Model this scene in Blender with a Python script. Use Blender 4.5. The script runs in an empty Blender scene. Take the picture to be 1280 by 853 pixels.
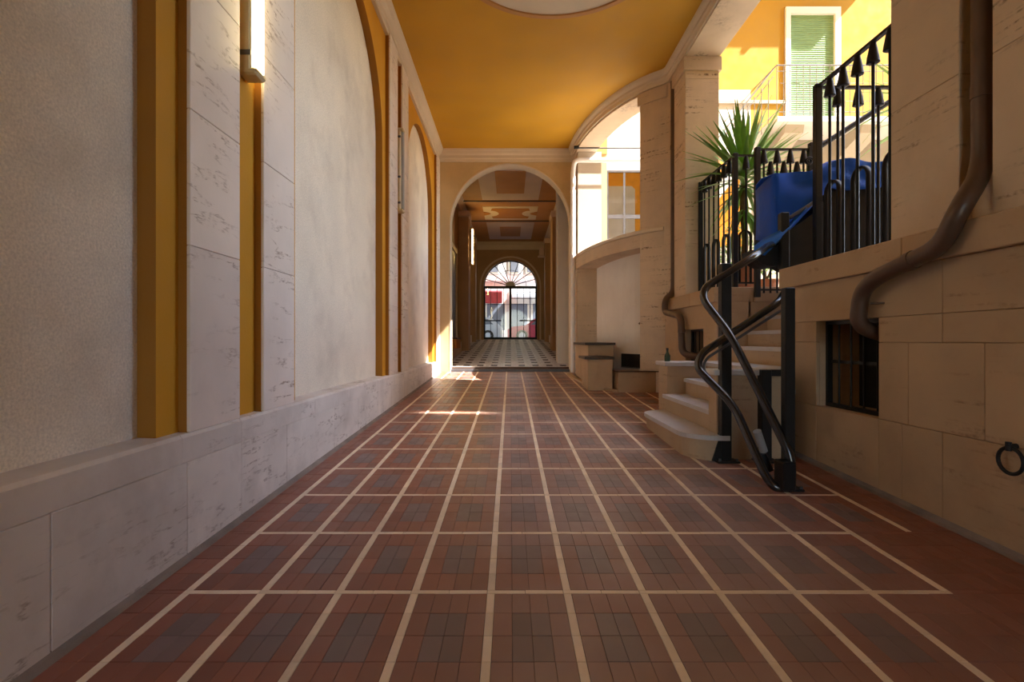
import bpy, math, random
from mathutils import Vector, Matrix
random.seed(7)
S = bpy.context.scene
COL = S.collection
R = math.radians

# ------------------------------------------------------------------ camera, sky, sun, exposure
cam_d = bpy.data.cameras.new('camera')
cam_d.sensor_width = 36.0
cam_d.lens = 18.0
cam_d.shift_x = 0.0016
cam_d.clip_end = 300
cam = bpy.data.objects.new('camera', cam_d)
cam.location = (0, 0, 1.2)
cam.rotation_euler = (R(90), 0, 0)
COL.objects.link(cam)
S.camera = cam

SUN_DIR = Vector((-0.90, 0.34, -1.0)).normalized()      # the way the light travels
world = bpy.data.worlds.new('World')
S.world = world
world.use_nodes = True
wn = world.node_tree.nodes
wl = world.node_tree.links
wn.clear()
w_out = wn.new('ShaderNodeOutputWorld')
w_bg = wn.new('ShaderNodeBackground')
w_sky = wn.new('ShaderNodeTexSky')
w_sky.sky_type = 'NISHITA'
w_sky.sun_disc = False
w_sky.sun_elevation = R(46)
w_sky.sun_rotation = math.atan2(-SUN_DIR.x, -SUN_DIR.y)
w_sky.air_density = 1.0
w_sky.dust_density = 1.0
w_sky.ozone_density = 0.6
w_bg.inputs['Strength'].default_value = 0.36
wl.new(w_sky.outputs[0], w_bg.inputs[0])
wl.new(w_bg.outputs[0], w_out.inputs[0])

sun_d = bpy.data.lights.new('sun', 'SUN')
sun_d.energy = 8.0
sun_d.angle = R(0.55)
sun_d.color = (1.0, 0.96, 0.90)
sun = bpy.data.objects.new('sun', sun_d)
sun.rotation_euler = SUN_DIR.to_track_quat('-Z', 'Y').to_euler()
sun.location = (20, -10, 30)
COL.objects.link(sun)

S.view_settings.view_transform = 'Standard'
S.view_settings.look = 'None'
S.view_settings.gamma = 1.0
S.view_settings.use_curve_mapping = False
S.view_settings.exposure = 1.7
S.cycles.max_bounces = 12
S.cycles.diffuse_bounces = 8
S.cycles.glossy_bounces = 4
S.cycles.transmission_bounces = 6
S.cycles.transparent_max_bounces = 12
S.cycles.sample_clamp_indirect = 8.0
S.cycles.caustics_reflective = False
S.cycles.caustics_refractive = False

# ------------------------------------------------------------------ materials
MATS = {}


def M(name, col, rough=0.65, var=0.10, vscale=3.0, bump=0.0, bscale=60.0, metal=0.0, piece=0.0,
      streak=None, stain=None, emit=None, spec=0.5, wear=None, fine=0.0, vein=None):
    """procedural surface: large and small noise, optional streaks, stains, per-piece tone."""
    m = bpy.data.materials.new(name)
    m.use_nodes = True
    nt = m.node_tree
    n, l = nt.nodes, nt.links
    b = n['Principled BSDF']
    b.inputs['Roughness'].default_value = rough
    b.inputs['Metallic'].default_value = metal
    b.inputs['Specular IOR Level'].default_value = spec
    if emit:
        b.inputs['Emission Color'].default_value = (*emit[0], 1)
        b.inputs['Emission Strength'].default_value = emit[1]
        b.inputs['Base Color'].default_value = (*col, 1)
        MATS[name] = m
        return m
    geo = n.new('ShaderNodeNewGeometry')
    info = n.new('ShaderNodeObjectInfo')
    rnd = n.new('ShaderNodeMath')
    rnd.operation = 'ADD'
    l.new(geo.outputs['Random Per Island'], rnd.inputs[0])
    l.new(info.outputs['Random'], rnd.inputs[1])
    fr = n.new('ShaderNodeMath')
    fr.operation = 'FRACT'
    l.new(rnd.outputs[0], fr.inputs[0])
    pos = geo.outputs['Position']
    if piece > 0 or streak or vein:
        sc = n.new('ShaderNodeVectorMath')
        sc.operation = 'SCALE'
        sc.inputs[0].default_value = (9.0, 5.0, 7.0)
        l.new(fr.outputs[0], sc.inputs['Scale'])
        ad = n.new('ShaderNodeVectorMath')
        ad.operation = 'ADD'
        l.new(geo.outputs['Position'], ad.inputs[0])
        l.new(sc.outputs[0], ad.inputs[1])
        pos = ad.outputs[0]

    def noise(scale, detail=4.0, vec=None, rough_=0.55):
        t = n.new('ShaderNodeTexNoise')
        t.inputs['Scale'].default_value = scale
        t.inputs['Detail'].default_value = detail
        t.inputs['Roughness'].default_value = rough_
        l.new(vec if vec is not None else pos, t.inputs['Vector'])
        return t.outputs['Fac']

    def ramp(v, a, bb, x0=0.0, x1=1.0):
        r = n.new('ShaderNodeMapRange')
        r.inputs['From Min'].default_value = a
        r.inputs['From Max'].default_value = bb
        r.inputs['To Min'].default_value = x0
        r.inputs['To Max'].default_value = x1
        l.new(v, r.inputs['Value'])
        return r.outputs['Result']

    def mix(f, c1, c2, mode='MIX'):
        x = n.new('ShaderNodeMix')
        x.data_type = 'RGBA'
        x.blend_type = mode
        if isinstance(f, float):
            x.inputs['Factor'].default_value = f
        else:
            l.new(f, x.inputs['Factor'])
        for s, c in ((x.inputs['A'], c1), (x.inputs['B'], c2)):
            if isinstance(c, tuple):
                s.default_value = (*c, 1)
            else:
                l.new(c, s)
        return x.outputs['Result']

    dk = tuple(max(0.0, c * (1 - var)) for c in col)
    lt = tuple(min(1.0, c * (1 + var)) for c in col)
    c = mix(ramp(noise(vscale), 0.3, 0.7), dk, lt)
    if fine > 0:
        f1 = ramp(noise(90.0, 6.0), 0.3, 0.7, 1 - fine, 1 + fine)
        cc = n.new('ShaderNodeCombineColor')
        for k in range(3):
            l.new(f1, cc.inputs[k])
        c = mix(1.0, c, cc.outputs[0], 'MULTIPLY')
    if piece > 0:
        f1 = ramp(fr.outputs[0], 0.0, 1.0, 1 - piece, 1 + piece)
        cc = n.new('ShaderNodeCombineColor')
        for k in range(3):
            l.new(f1, cc.inputs[k])
        c = mix(1.0, c, cc.outputs[0], 'MULTIPLY')
    if streak:
        rot, scl, scol, lo, hi, amt = streak
        mp = n.new('ShaderNodeMapping')
        mp.inputs['Rotation'].default_value = tuple(R(a) for a in rot)
        mp.inputs['Scale'].default_value = scl
        l.new(pos, mp.inputs['Vector'])
        s1 = ramp(noise(1.0, 5.0, mp.outputs[0], 0.62), lo, hi)
        s2 = ramp(noise(26.0, 3.0), 0.42, 0.62)
        s3 = ramp(noise(1.7, 2.0), 0.42, 0.6)
        a1 = n.new('ShaderNodeMath'); a1.operation = 'MULTIPLY'
        l.new(s1, a1.inputs[0]); l.new(s2, a1.inputs[1])
        a2 = n.new('ShaderNodeMath'); a2.operation = 'MULTIPLY'
        l.new(a1.outputs[0], a2.inputs[0]); l.new(s3, a2.inputs[1])
        a3 = n.new('ShaderNodeMath'); a3.operation = 'MULTIPLY'; a3.use_clamp = True
        l.new(a2.outputs[0], a3.inputs[0]); a3.inputs[1].default_value = amt
        c = mix(a3.outputs[0], c, scol)
    if vein:
        vrot, vscl, vcol, vw, vamt = vein
        mp = n.new('ShaderNodeMapping')
        mp.inputs['Rotation'].default_value = tuple(R(a) for a in vrot)
        mp.inputs['Scale'].default_value = vscl
        l.new(pos, mp.inputs['Vector'])
        v1 = noise(1.0, 6.0, mp.outputs[0], 0.60)
        df = n.new('ShaderNodeMath'); df.operation = 'SUBTRACT'
        l.new(v1, df.inputs[0]); df.inputs[1].default_value = 0.5
        ab = n.new('ShaderNodeMath'); ab.operation = 'ABSOLUTE'
        l.new(df.outputs[0], ab.inputs[0])
        ln = ramp(ab.outputs[0], 0.0, vw, 1.0, 0.0)
        br = ramp(noise(22.0, 4.0), 0.40, 0.58)
        lg = ramp(noise(1.5, 2.0), 0.40, 0.58)
        b1 = n.new('ShaderNodeMath'); b1.operation = 'MULTIPLY'
        l.new(ln, b1.inputs[0]); l.new(br, b1.inputs[1])
        b2 = n.new('ShaderNodeMath'); b2.operation = 'MULTIPLY'
        l.new(b1.outputs[0], b2.inputs[0]); l.new(lg, b2.inputs[1])
        b3 = n.new('ShaderNodeMath'); b3.operation = 'MULTIPLY'; b3.use_clamp = True
        l.new(b2.outputs[0], b3.inputs[0]); b3.inputs[1].default_value = vamt
        c = mix(b3.outputs[0], c, vcol)
    if stain:
        scol, sscale, lo, hi, amt = stain
        s = ramp(noise(sscale, 6.0, geo.outputs['Position'], 0.65), lo, hi, 0.0, amt)
        c = mix(s, c, scol)
    if wear:
        # foot traffic lane worn paler: broad noise limited to a band along the passage
        wcol, x0, x1, amt = wear
        sx = n.new('ShaderNodeSeparateXYZ')
        l.new(geo.outputs['Position'], sx.inputs[0])
        r1 = ramp(sx.outputs['X'], x0, x0 + 0.7)
        r2 = ramp(sx.outputs['X'], x1, x1 - 0.9)
        nn = ramp(noise(0.9, 3.0, geo.outputs['Position']), 0.25, 0.6)
        q = n.new('ShaderNodeMath'); q.operation = 'MULTIPLY'
        l.new(r1, q.inputs[0]); l.new(r2, q.inputs[1])
        q2 = n.new('ShaderNodeMath'); q2.operation = 'MULTIPLY'
        l.new(q.outputs[0], q2.inputs[0]); l.new(nn, q2.inputs[1])
        q3 = n.new('ShaderNodeMath'); q3.operation = 'MULTIPLY'; q3.use_clamp = True
        l.new(q2.outputs[0], q3.inputs[0]); q3.inputs[1].default_value = amt
        c = mix(q3.outputs[0], c, wcol)
    l.new(c, b.inputs['Base Color'])
    rr = ramp(noise(vscale * 4.0), 0.3, 0.7, max(0.03, rough - 0.08), min(1.0, rough + 0.08))
    l.new(rr, b.inputs['Roughness'])
    if bump > 0:
        bp = n.new('ShaderNodeBump')
        bp.inputs['Strength'].default_value = bump
        bp.inputs['Distance'].default_value = 0.01
        l.new(noise(bscale, 5.0), bp.inputs['Height'])
        l.new(bp.outputs[0], b.inputs['Normal'])
    MATS[name] = m
    return m


VEIN = (0.20, 0.13, 0.09)
M('plaster', (0.78, 0.695, 0.57), 0.9, 0.09, 1.3, 0.30, 110.0, stain=((0.46, 0.38, 0.30), 1.1, 0.50, 0.80, 0.7), fine=0.16)
M('yellow', (0.60, 0.285, 0.010), 0.75, 0.08, 2.0, 0.12, 50.0)
M('reveal_shade_brown', (0.33, 0.135, 0.008), 0.75, 0.10, 2.0, 0.12, 50.0)  # darker copy of the yellow, paints shade into the reveals and pilaster sides
M('arch_stone', (0.56, 0.41, 0.215), 0.65, 0.12, 1.5, 0.10, 40.0, stain=((0.38, 0.26, 0.12), 1.6, 0.5, 0.8, 0.5))
M('ceiling_yellow', (0.62, 0.335, 0.02), 0.7, 0.10, 0.9, 0.10, 40.0)
M('marble', (0.78, 0.70, 0.63), 0.45, 0.06, 2.2, 0.06, 40.0, piece=0.05,
  vein=((-38, 0, 0), (1.0, 1.0, 6.0), (0.34, 0.25, 0.19), 0.018, 1.1), stain=((0.60, 0.53, 0.47), 2.0, 0.5, 0.8, 0.4))
M('dado', (0.72, 0.67, 0.62), 0.55, 0.08, 2.5, 0.10, 40.0, piece=0.05,
  vein=((-14, 0, 0), (1.0, 1.2, 7.0), (0.30, 0.24, 0.20), 0.020, 0.9), stain=((0.42, 0.37, 0.33), 1.9, 0.46, 0.78, 0.7))
M('travertine', (0.66, 0.53, 0.385), 0.6, 0.08, 2.2, 0.10, 40.0, piece=0.04,
  streak=((4, 0, 0), (1.4, 1.4, 26.0), (0.15, 0.085, 0.045), 0.54, 0.68, 1.2), stain=((0.42, 0.32, 0.21), 2.0, 0.5, 0.8, 0.4))
M('stone_tan', (0.50, 0.36, 0.225), 0.7, 0.09, 2.0, 0.12, 45.0, piece=0.05,
  streak=((5, 0, 0), (1.4, 1.4, 20.0), (0.20, 0.12, 0.07), 0.56, 0.70, 0.9), stain=((0.34, 0.24, 0.15), 2.2, 0.5, 0.78, 0.5))
M('cornice', (0.70, 0.61, 0.48), 0.6, 0.06, 2.0, 0.08, 50.0)
M('cream', (0.74, 0.66, 0.50), 0.6, 0.05, 2.0)
M('jamb_paint', (0.52, 0.45, 0.36), 0.8, 0.05, 1.5, 0.12, 45.0)
M('white_paint', (0.80, 0.78, 0.74), 0.7, 0.05, 1.5, 0.12, 45.0, stain=((0.55, 0.52, 0.48), 2.4, 0.55, 0.8, 0.3))
M('mortar', (0.23, 0.19, 0.165), 0.9, 0.2, 5.0, 0.3, 40.0)
M('grout', (0.12, 0.075, 0.058), 0.85, 0.2, 8.0)
M('tile_red', (0.26, 0.095, 0.060), 0.40, 0.14, 3.0, piece=0.12, wear=((0.35, 0.245, 0.222), -0.6, 2.2, 0.95))
M('tile_grey', (0.185, 0.13, 0.130), 0.40, 0.12, 3.0, piece=0.12, wear=((0.255, 0.20, 0.19), -0.5, 2.2, 0.8))
M('strip_cream', (0.88, 0.74, 0.57), 0.45, 0.09, 4.0, piece=0.07, stain=((0.33, 0.24, 0.17), 2.0, 0.52, 0.8, 0.5))
M('iron', (0.012, 0.012, 0.013), 0.5, 0.2, 8.0, spec=0.3)
M('iron_grey', (0.09, 0.09, 0.10), 0.4, 0.2, 8.0)
M('rail_black', (0.020, 0.020, 0.022), 0.18, 0.1, 5.0, metal=0.0, spec=0.8)
M('pipe_brown', (0.105, 0.060, 0.040), 0.38, 0.15, 5.0, 0.04, 40.0)
M('pipe_white', (0.80, 0.79, 0.80), 0.4, 0.05, 5.0)
M('step_top', (0.50, 0.48, 0.47), 0.42, 0.08, 4.0, piece=0.04)
M('dark_void', (0.012, 0.010, 0.009), 0.95, 0.1, 3.0)
M('tarp', (0.010, 0.085, 0.52), 0.6, 0.12, 4.0, 0.10, 30.0, spec=0.2)
M('tarp_light', (0.025, 0.17, 0.70), 0.35, 0.10, 4.0, 0.08, 30.0)
M('plastic_black', (0.012, 0.012, 0.013), 0.5, 0.2, 6.0, spec=0.2)
M('plastic_grey', (0.34, 0.33, 0.32), 0.5, 0.05, 6.0)
M('leaf', (0.19, 0.38, 0.06), 0.42, 0.30, 6.0, piece=0.25)
M('leaf_bright', (0.22, 0.42, 0.05), 0.5, 0.30, 9.0, piece=0.3)
M('trunk', (0.16, 0.10, 0.06), 0.9, 0.25, 12.0, 0.5, 40.0)
M('terracotta', (0.40, 0.17, 0.09), 0.8, 0.12, 5.0, 0.1, 50.0)
M('soil', (0.06, 0.04, 0.03), 0.95, 0.3, 20.0, 0.6, 60.0)
M('facade_yellow', (0.44, 0.255, 0.026), 0.85, 0.05, 1.2, 0.1, 30.0)
M('facade_white', (0.58, 0.56, 0.52), 0.85, 0.05, 1.2, 0.1, 30.0)
M('facade_beige', (0.40, 0.355, 0.28), 0.85, 0.06, 1.2, 0.1, 30.0)
M('shutter_green', (0.22, 0.36, 0.17), 0.6, 0.06, 4.0)
M('frame_white', (0.80, 0.76, 0.68), 0.5, 0.04, 4.0)
M('orange_curtain', (0.80, 0.33, 0.03), 0.8, 0.12, 5.0)
M('sheer', (0.66, 0.60, 0.58), 0.7, 0.1, 3.0)
M('rail_silver', (0.22, 0.21, 0.20), 0.4, 0.05, 4.0, metal=0.3)
M('hall_brown', (0.50, 0.25, 0.075), 0.7, 0.10, 1.5, 0.08, 40.0)
M('hall_ochre', (0.46, 0.20, 0.03), 0.7, 0.12, 1.5, 0.05, 40.0)
M('hall_wall', (0.42, 0.275, 0.15), 0.7, 0.10, 1.5, 0.08, 40.0)
M('hall_white', (0.70, 0.58, 0.53), 0.7, 0.06, 1.5)
M('dark_wood', (0.055, 0.032, 0.020), 0.5, 0.2, 6.0)
M('tube_warm', (1.0, 0.85, 0.6), emit=((1.0, 0.62, 0.20), 26.0))
M('tube_lit', (1.0, 0.9, 0.7), emit=((1.0, 0.78, 0.38), 9.0))
M('lamp_cream', (0.66, 0.55, 0.33), 0.4, 0.06, 6.0)
M('red_sign', (0.42, 0.04, 0.05), 0.5, 0.05, 5.0)
M('asphalt', (0.20, 0.20, 0.22), 0.85, 0.1, 3.0, 0.2, 60.0)
M('pavement', (0.42, 0.41, 0.42), 0.8, 0.08, 3.0, 0.1, 40.0)
M('street_wall', (0.62, 0.60, 0.63), 0.85, 0.06, 1.2)
M('street_wall_pink', (0.55, 0.42, 0.42), 0.85, 0.06, 1.2)
M('glass_dark', (0.16, 0.18, 0.23), 0.10, 0.1, 2.0)
M('car_red', (0.50, 0.06, 0.10), 0.40, 0.05, 2.0)
M('car_silver', (0.55, 0.58, 0.66), 0.40, 0.05, 2.0)
M('rubber', (0.02, 0.02, 0.02), 0.8, 0.1, 5.0)
M('terrace_floor', (0.50, 0.42, 0.33), 0.8, 0.08, 3.0, 0.1, 40.0)
M('bottle_glass', (0.02, 0.05, 0.025), 0.12, 0.1, 5.0)


def glass_mat():
    m = bpy.data.materials.new('pane_glass')
    m.use_nodes = True
    nt = m.node_tree
    n, l = nt.nodes, nt.links
    n.clear()
    o = n.new('ShaderNodeOutputMaterial')
    mx = n.new('ShaderNodeMixShader')
    t = n.new('ShaderNodeBsdfTransparent')
    t.inputs[0].default_value = (0.90, 0.93, 0.95, 1)
    g = n.new('ShaderNodeBsdfGlossy')
    g.inputs['Roughness'].default_value = 0.03
    f = n.new('ShaderNodeFresnel')
    f.inputs[0].default_value = 1.45
    l.new(f.outputs[0], mx.inputs[0])
    l.new(t.outputs[0], mx.inputs[1])
    l.new(g.outputs[0], mx.inputs[2])
    l.new(mx.outputs[0], o.inputs[0])
    MATS['pane_glass'] = m


glass_mat()


# ------------------------------------------------------------------ mesh helpers
class MB:
    def __init__(s):
        s.v, s.f, s.m, s.mi = [], [], [], 0

    def face(s, idx):
        s.f.append(tuple(idx)); s.m.append(s.mi)

    def add(s, verts, faces):
        k = len(s.v)
        s.v += [tuple(p) for p in verts]
        for f in faces:
            s.face([i + k for i in f])
        return s

    def box(s, x0, x1, y0, y1, z0, z1, ch=0.0):
        if x0 > x1: x0, x1 = x1, x0
        if y0 > y1: y0, y1 = y1, y0
        if z0 > z1: z0, z1 = z1, z0
        ch = min(ch, (x1 - x0) * .3, (y1 - y0) * .3, (z1 - z0) * .3)
        if ch <= 0:
            v = [(x, y, z) for x in (x0, x1) for y in (y0, y1) for z in (z0, z1)]
            return s.add(v, [(0, 1, 3, 2), (4, 6, 7, 5), (0, 4, 5, 1), (2, 3, 7, 6), (0, 2, 6, 4), (1, 5, 7, 3)])
        # chamfered box: 24 verts
        X, Y, Z = (x0, x1), (y0, y1), (z0, z1)
        v, ix = [], {}
        for i in (0, 1):
            for j in (0, 1):
                for k in (0, 1):
                    sx, sy, sz = (1 if i == 0 else -1), (1 if j == 0 else -1), (1 if k == 0 else -1)
                    for a in range(3):
                        p = [X[i] + sx * ch, Y[j] + sy * ch, Z[k] + sz * ch]
                        p[a] = (X[i], Y[j], Z[k])[a]
                        ix[(i, j, k, a)] = len(v)
                        v.append(tuple(p))
        f = []
        for a in range(3):
            for e in (0, 1):
                o = [q for q in range(3) if q != a]
                loop = []
                for (u, w) in ((0, 0), (1, 0), (1, 1), (0, 1)):
                    c = [0, 0, 0]; c[a] = e; c[o[0]] = u; c[o[1]] = w
                    loop.append(ix[(*c, a)])
                if (e == 1) != (a != 1): loop.reverse()
                f.append(tuple(loop))
        for a in range(3):          # edges along axis a
            o = [q for q in range(3) if q != a]
            for u in (0, 1):
                for w in (0, 1):
                    c0 = [0, 0, 0]; c1 = [0, 0, 0]
                    c0[a], c1[a] = 0, 1
                    c0[o[0]] = c1[o[0]] = u; c0[o[1]] = c1[o[1]] = w
                    f.append((ix[(*c0, o[0])], ix[(*c1, o[0])], ix[(*c1, o[1])], ix[(*c0, o[1])]))
        for i in (0, 1):
            for j in (0, 1):
                for k in (0, 1):
                    f.append((ix[(i, j, k, 0)], ix[(i, j, k, 1)], ix[(i, j, k, 2)]))
        return s.add(v, f)

    def prism(s, poly, z0, z1, axis='z'):
        """poly: 2-D outline extruded along an axis; for axis x the outline is (y,z), for y it is (x,z)."""
        def P(a, b, h):
            return {'z': (a, b, h), 'x': (h, a, b), 'y': (a, h, b)}[axis]
        n = len(poly)
        v = [P(a, b, z0) for a, b in poly] + [P(a, b, z1) for a, b in poly]
        f = [tuple(range(n)), tuple(range(2 * n - 1, n - 1, -1))]
        f += [(i, (i + 1) % n, (i + 1) % n + n, i + n) for i in range(n)]
        return s.add(v, f)

    def tube(s, pts, r, n=10, cap=True):
        pts = [Vector(p) for p in pts]
        rs = r if isinstance(r, (list, tuple)) else [r] * len(pts)
        up = None
        base = len(s.v)
        for i, p in enumerate(pts):
            d = ((pts[min(i + 1, len(pts) - 1)] - p).normalized() + (p - pts[max(i - 1, 0)]).normalized())
            d = d.normalized() if d.length > 1e-6 else Vector((0, 0, 1))
            if up is None:
                up = d.orthogonal().normalized()
            else:
                up = (up - d * up.dot(d))
                up = up.normalized() if up.length > 1e-6 else d.orthogonal().normalized()
            w = d.cross(up)
            for k in range(n):
                a = 2 * math.pi * k / n
                s.v.append(tuple(p + (up * math.cos(a) + w * math.sin(a)) * rs[i]))
        for i in range(len(pts) - 1):
            for k in range(n):
                a, b = base + i * n + k, base + i * n + (k + 1) % n
                s.face((a, b, b + n, a + n))
        if cap:
            s.face(tuple(base + k for k in range(n))[::-1])
            s.face(tuple(base + (len(pts) - 1) * n + k for k in range(n)))
        return s

    def lathe(s, prof, c=(0, 0, 0), n=16):
        base = len(s.v)
        for r, z in prof:
            for k in range(n):
                a = 2 * math.pi * k / n
                s.v.append((c[0] + r * math.cos(a), c[1] + r * math.sin(a), c[2] + z))
        for i in range(len(prof) - 1):
            for k in range(n):
                a, b = base + i * n + k, base + i * n + (k + 1) % n
                s.face((a, b, b + n, a + n))
        s.face(tuple(base + k for k in range(n))[::-1])
        s.face(tuple(base + (len(prof) - 1) * n + k for k in range(n)))
        return s

    def sweep(s, path, prof, cap=True):
        """sweep profile (outward offset, z) along a plan path [(x,y,nx,ny)]; offset is along the normal."""
        base = len(s.v)
        m = len(prof)
        for (x, y, nx, ny) in path:
            for (o, z) in prof:
                s.v.append((x + nx * o, y + ny * o, z))
        for i in range(len(path) - 1):
            for k in range(m):
                a, b = base + i * m + k, base + i * m + (k + 1) % m
                s.face((a, b, b + m, a + m))
        if cap:
            s.face(tuple(base + k for k in range(m)))
            s.face(tuple(base + (len(path) - 1) * m + k for k in range(m))[::-1])
        return s


WORLD = {}


def mesh_of(name, mb, mats, origin=(0, 0, 0), smooth=None):
    me = bpy.data.meshes.new(name)
    ox, oy, oz = origin
    me.from_pydata([(x - ox, y - oy, z - oz) for x, y, z in mb.v], [], mb.f)
    if isinstance(mats, str): mats = [mats]
    for m in mats: me.materials.append(MATS[m])
    if len(mats) > 1:
        me.polygons.foreach_set('material_index', mb.m)
    import bmesh
    bm = bmesh.new(); bm.from_mesh(me)
    bmesh.ops.recalc_face_normals(bm, faces=bm.faces)
    bm.to_mesh(me); bm.free()
    if smooth:
        me.shade_smooth()
        me.set_sharp_from_angle(angle=R(smooth))
    me.update()
    return me


def world_of(o):
    return WORLD.get(o.name, Vector((0, 0, 0)))


def link(o, parent, wloc):
    COL.objects.link(o)
    WORLD[o.name] = Vector(wloc)
    if parent is not None:
        o.parent = parent
        o.location = Vector(wloc) - world_of(parent)
    else:
        o.location = wloc
    return o


def obj(name, mb, mats, parent=None, smooth=None, label=None, kind=None, origin=None):
    """one mesh object; vertices are given in world space, the origin goes to the base centre."""
    if origin is None:
        xs, ys, zs = zip(*mb.v)
        origin = ((min(xs) + max(xs)) / 2, (min(ys) + max(ys)) / 2, min(zs))
    o = bpy.data.objects.new(name, mesh_of(name, mb, mats, origin, smooth))
    link(o, parent, origin)
    if label: o['label'] = label
    if kind: o['kind'] = kind
    return o


def inst(name, me, wloc, parent=None, rot=None, scale=None):
    o = bpy.data.objects.new(name, me)
    link(o, parent, wloc)
    if rot: o.rotation_euler = rot
    if scale: o.scale = scale
    return o


def tag(o, label, cat, group=None, kind=None):
    o['label'] = label
    o['category'] = cat
    if group: o['group'] = group
    if kind: o['kind'] = kind
    return o


def thing(name, label, cat, loc, group=None, kind=None):
    o = bpy.data.objects.new(name, None)
    o.empty_display_size = 0.1
    link(o, None, loc)
    return tag(o, label, cat, group, kind)


def fz(y):                       # the passage floor climbs gently away from the camera
    return 0.04 * y if y < 12.05 else 0.58 + 0.062 * (y - 12.15)


def smooth_path(pts, rad=0.12, n=6):
    """round the corners of a 3-D polyline."""
    P = [Vector(p) for p in pts]
    out = [P[0]]
    for i in range(1, len(P) - 1):
        a, b, c = P[i - 1], P[i], P[i + 1]
        r_ = min(rad, (a - b).length * .48, (c - b).length * .48)
        p0, p2 = b + (a - b).normalized() * r_, b + (c - b).normalized() * r_
        for k in range(n + 1):
            t = k / n
            out.append(p0 * (1 - t) ** 2 + b * 2 * t * (1 - t) + p2 * t * t)
    out.append(P[-1])
    return out


# ================================================================== FLOOR
def chamfer_tile(w, d, h, ch):
    mb = MB()
    mb.box(-w / 2, w / 2, -d / 2, d / 2, -h, 0)
    # replace by a box with bevelled top rim
    mb = MB()
    a, b = w / 2, d / 2
    v = [(-a, -b, -h), (a, -b, -h), (a, b, -h), (-a, b, -h),
         (-a, -b, -ch), (a, -b, -ch), (a, b, -ch), (-a, b, -ch),
         (-a + ch, -b + ch, 0), (a - ch, -b + ch, 0), (a - ch, b - ch, 0), (-a + ch, b - ch, 0)]
    f = [(0, 1, 5, 4), (1, 2, 6, 5), (2, 3, 7, 6), (3, 0, 4, 7),
         (4, 5, 9, 8), (5, 6, 10, 9), (6, 7, 11, 10), (7, 4, 8, 11), (8, 9, 10, 11)]
    mb.add(v, f)
    return mb


SLOPE = math.atan(0.04)
mb = MB()
mb.box(-1.75, 3.0, -8.0, 12.05, -0.10, -0.0035)
floor = obj('floor', mb, 'grout', origin=(0, 0, 0))
floor.rotation_euler = (SLOPE, 0, 0)
tag(floor, 'terracotta tiled passage floor with a grid of cream strips', 'floor', kind='structure')

PX, PY = 0.3357, 0.63
LX = [-1.428 + PX * k for k in range(12)]
LW, CW = 0.0345, 0.030
TW, TD = 0.0753, 0.15


def col_start(k):                # right-hand grid lines begin further in (stepped border)
    return {10: 2.265, 11: 2.909}.get(k, -9.0)


tiles, strips = [], []           # (x, y, w, d, kind)
rows = []
for j in range(-4, 16):
    y0 = 2.265 + PY * j
    for q in range(4):
        rows.append((y0 + CW / 2 + TD * (q + .5), q, j, y0))
for (yc, q, j, y0) in rows:
    if yc > 12.0: continue
    # left border
    for t in range(3):
        x = LX[0] - LW / 2 - TW * (t + .5)
        if x > -1.72: tiles.append((x, yc, TW, TD, 0))
    for k in range(11):
        inside = yc > col_start(k + 1)
        for t in range(4):
            x = LX[k] + LW / 2 + TW * (t + .5)
            dark = inside and t in (1, 2) and q in (1, 2)
            tiles.append((x, yc, TW, TD, 1 if dark else 0))
    for t in range(7):
        x = LX[11] + LW / 2 + TW * (t + .5)
        tiles.append((x, yc, TW, TD, 0))
    for k in range(12):
        if yc > col_start(k):
            strips.append((LX[k], yc, LW, TD))
        else:
            tiles.append((LX[k], yc, LW, TD, 0))
for j in range(-4, 16):
    y0 = 2.265 + PY * j
    if y0 > 12.0: continue
    last = max([k for k in range(12) if y0 + 0.01 > col_start(k)])
    x = LX[0] - LW / 2
    xe = LX[last] + LW / 2
    while x < xe - 0.02:
        w = min(PX / 2, xe - x)
        strips.append((x + w / 2, y0, w, CW))
        x += w
    for (a, b) in ((-1.72, LX[0] - LW / 2), (xe, 2.75)):
        x = a
        while x < b - 0.01:
            w = min(TW * 2, b - x)
            tiles.append((x + w / 2, y0, w, CW, 0))
            x += w


def seen(x, y, w, d):
    """apparent size of a floor piece in the view, zero when it is outside the frame."""
    if y < 1.6 or not (-1.0 * y < x < 1.0 * y): return 0.0
    if y < 1.74: return 0.0
    return w * d / y ** 3


tiles.sort(key=lambda t: -seen(*t[:4]))
strips.sort(key=lambda t: -seen(*t[:4]))
cache = {}


def tile_mesh(w, d, mat_):
    key = (round(w, 3), round(d, 3), mat_)
    if key not in cache:
        cache[key] = mesh_of('floor_piece', chamfer_tile(w - 0.0016, d - 0.0016, 0.012, 0.0012), mat_)
    return cache[key]


rnd = random.Random(3)
NT, NS = 300, 170
for i, (x, y, w, d, kd) in enumerate(tiles[:NT]):
    o = bpy.data.objects.new('floor_tile', tile_mesh(w, d, 'tile_grey' if kd else 'tile_red'))
    COL.objects.link(o); o.parent = floor
    o.location = (x, y, rnd.uniform(-0.0006, 0.0008))
    o.rotation_euler = (rnd.uniform(-.004, .004), rnd.uniform(-.004, .004), rnd.uniform(-.004, .004))
for i, (x, y, w, d) in enumerate(strips[:NS]):
    o = bpy.data.objects.new('cream_strip', tile_mesh(w, d, 'strip_cream'))
    COL.objects.link(o); o.parent = floor
    o.location = (x, y, rnd.uniform(-0.0004, 0.0008))
    o.rotation_euler = (rnd.uniform(-.004, .004), rnd.uniform(-.004, .004), rnd.uniform(-.006, .006))


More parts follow.
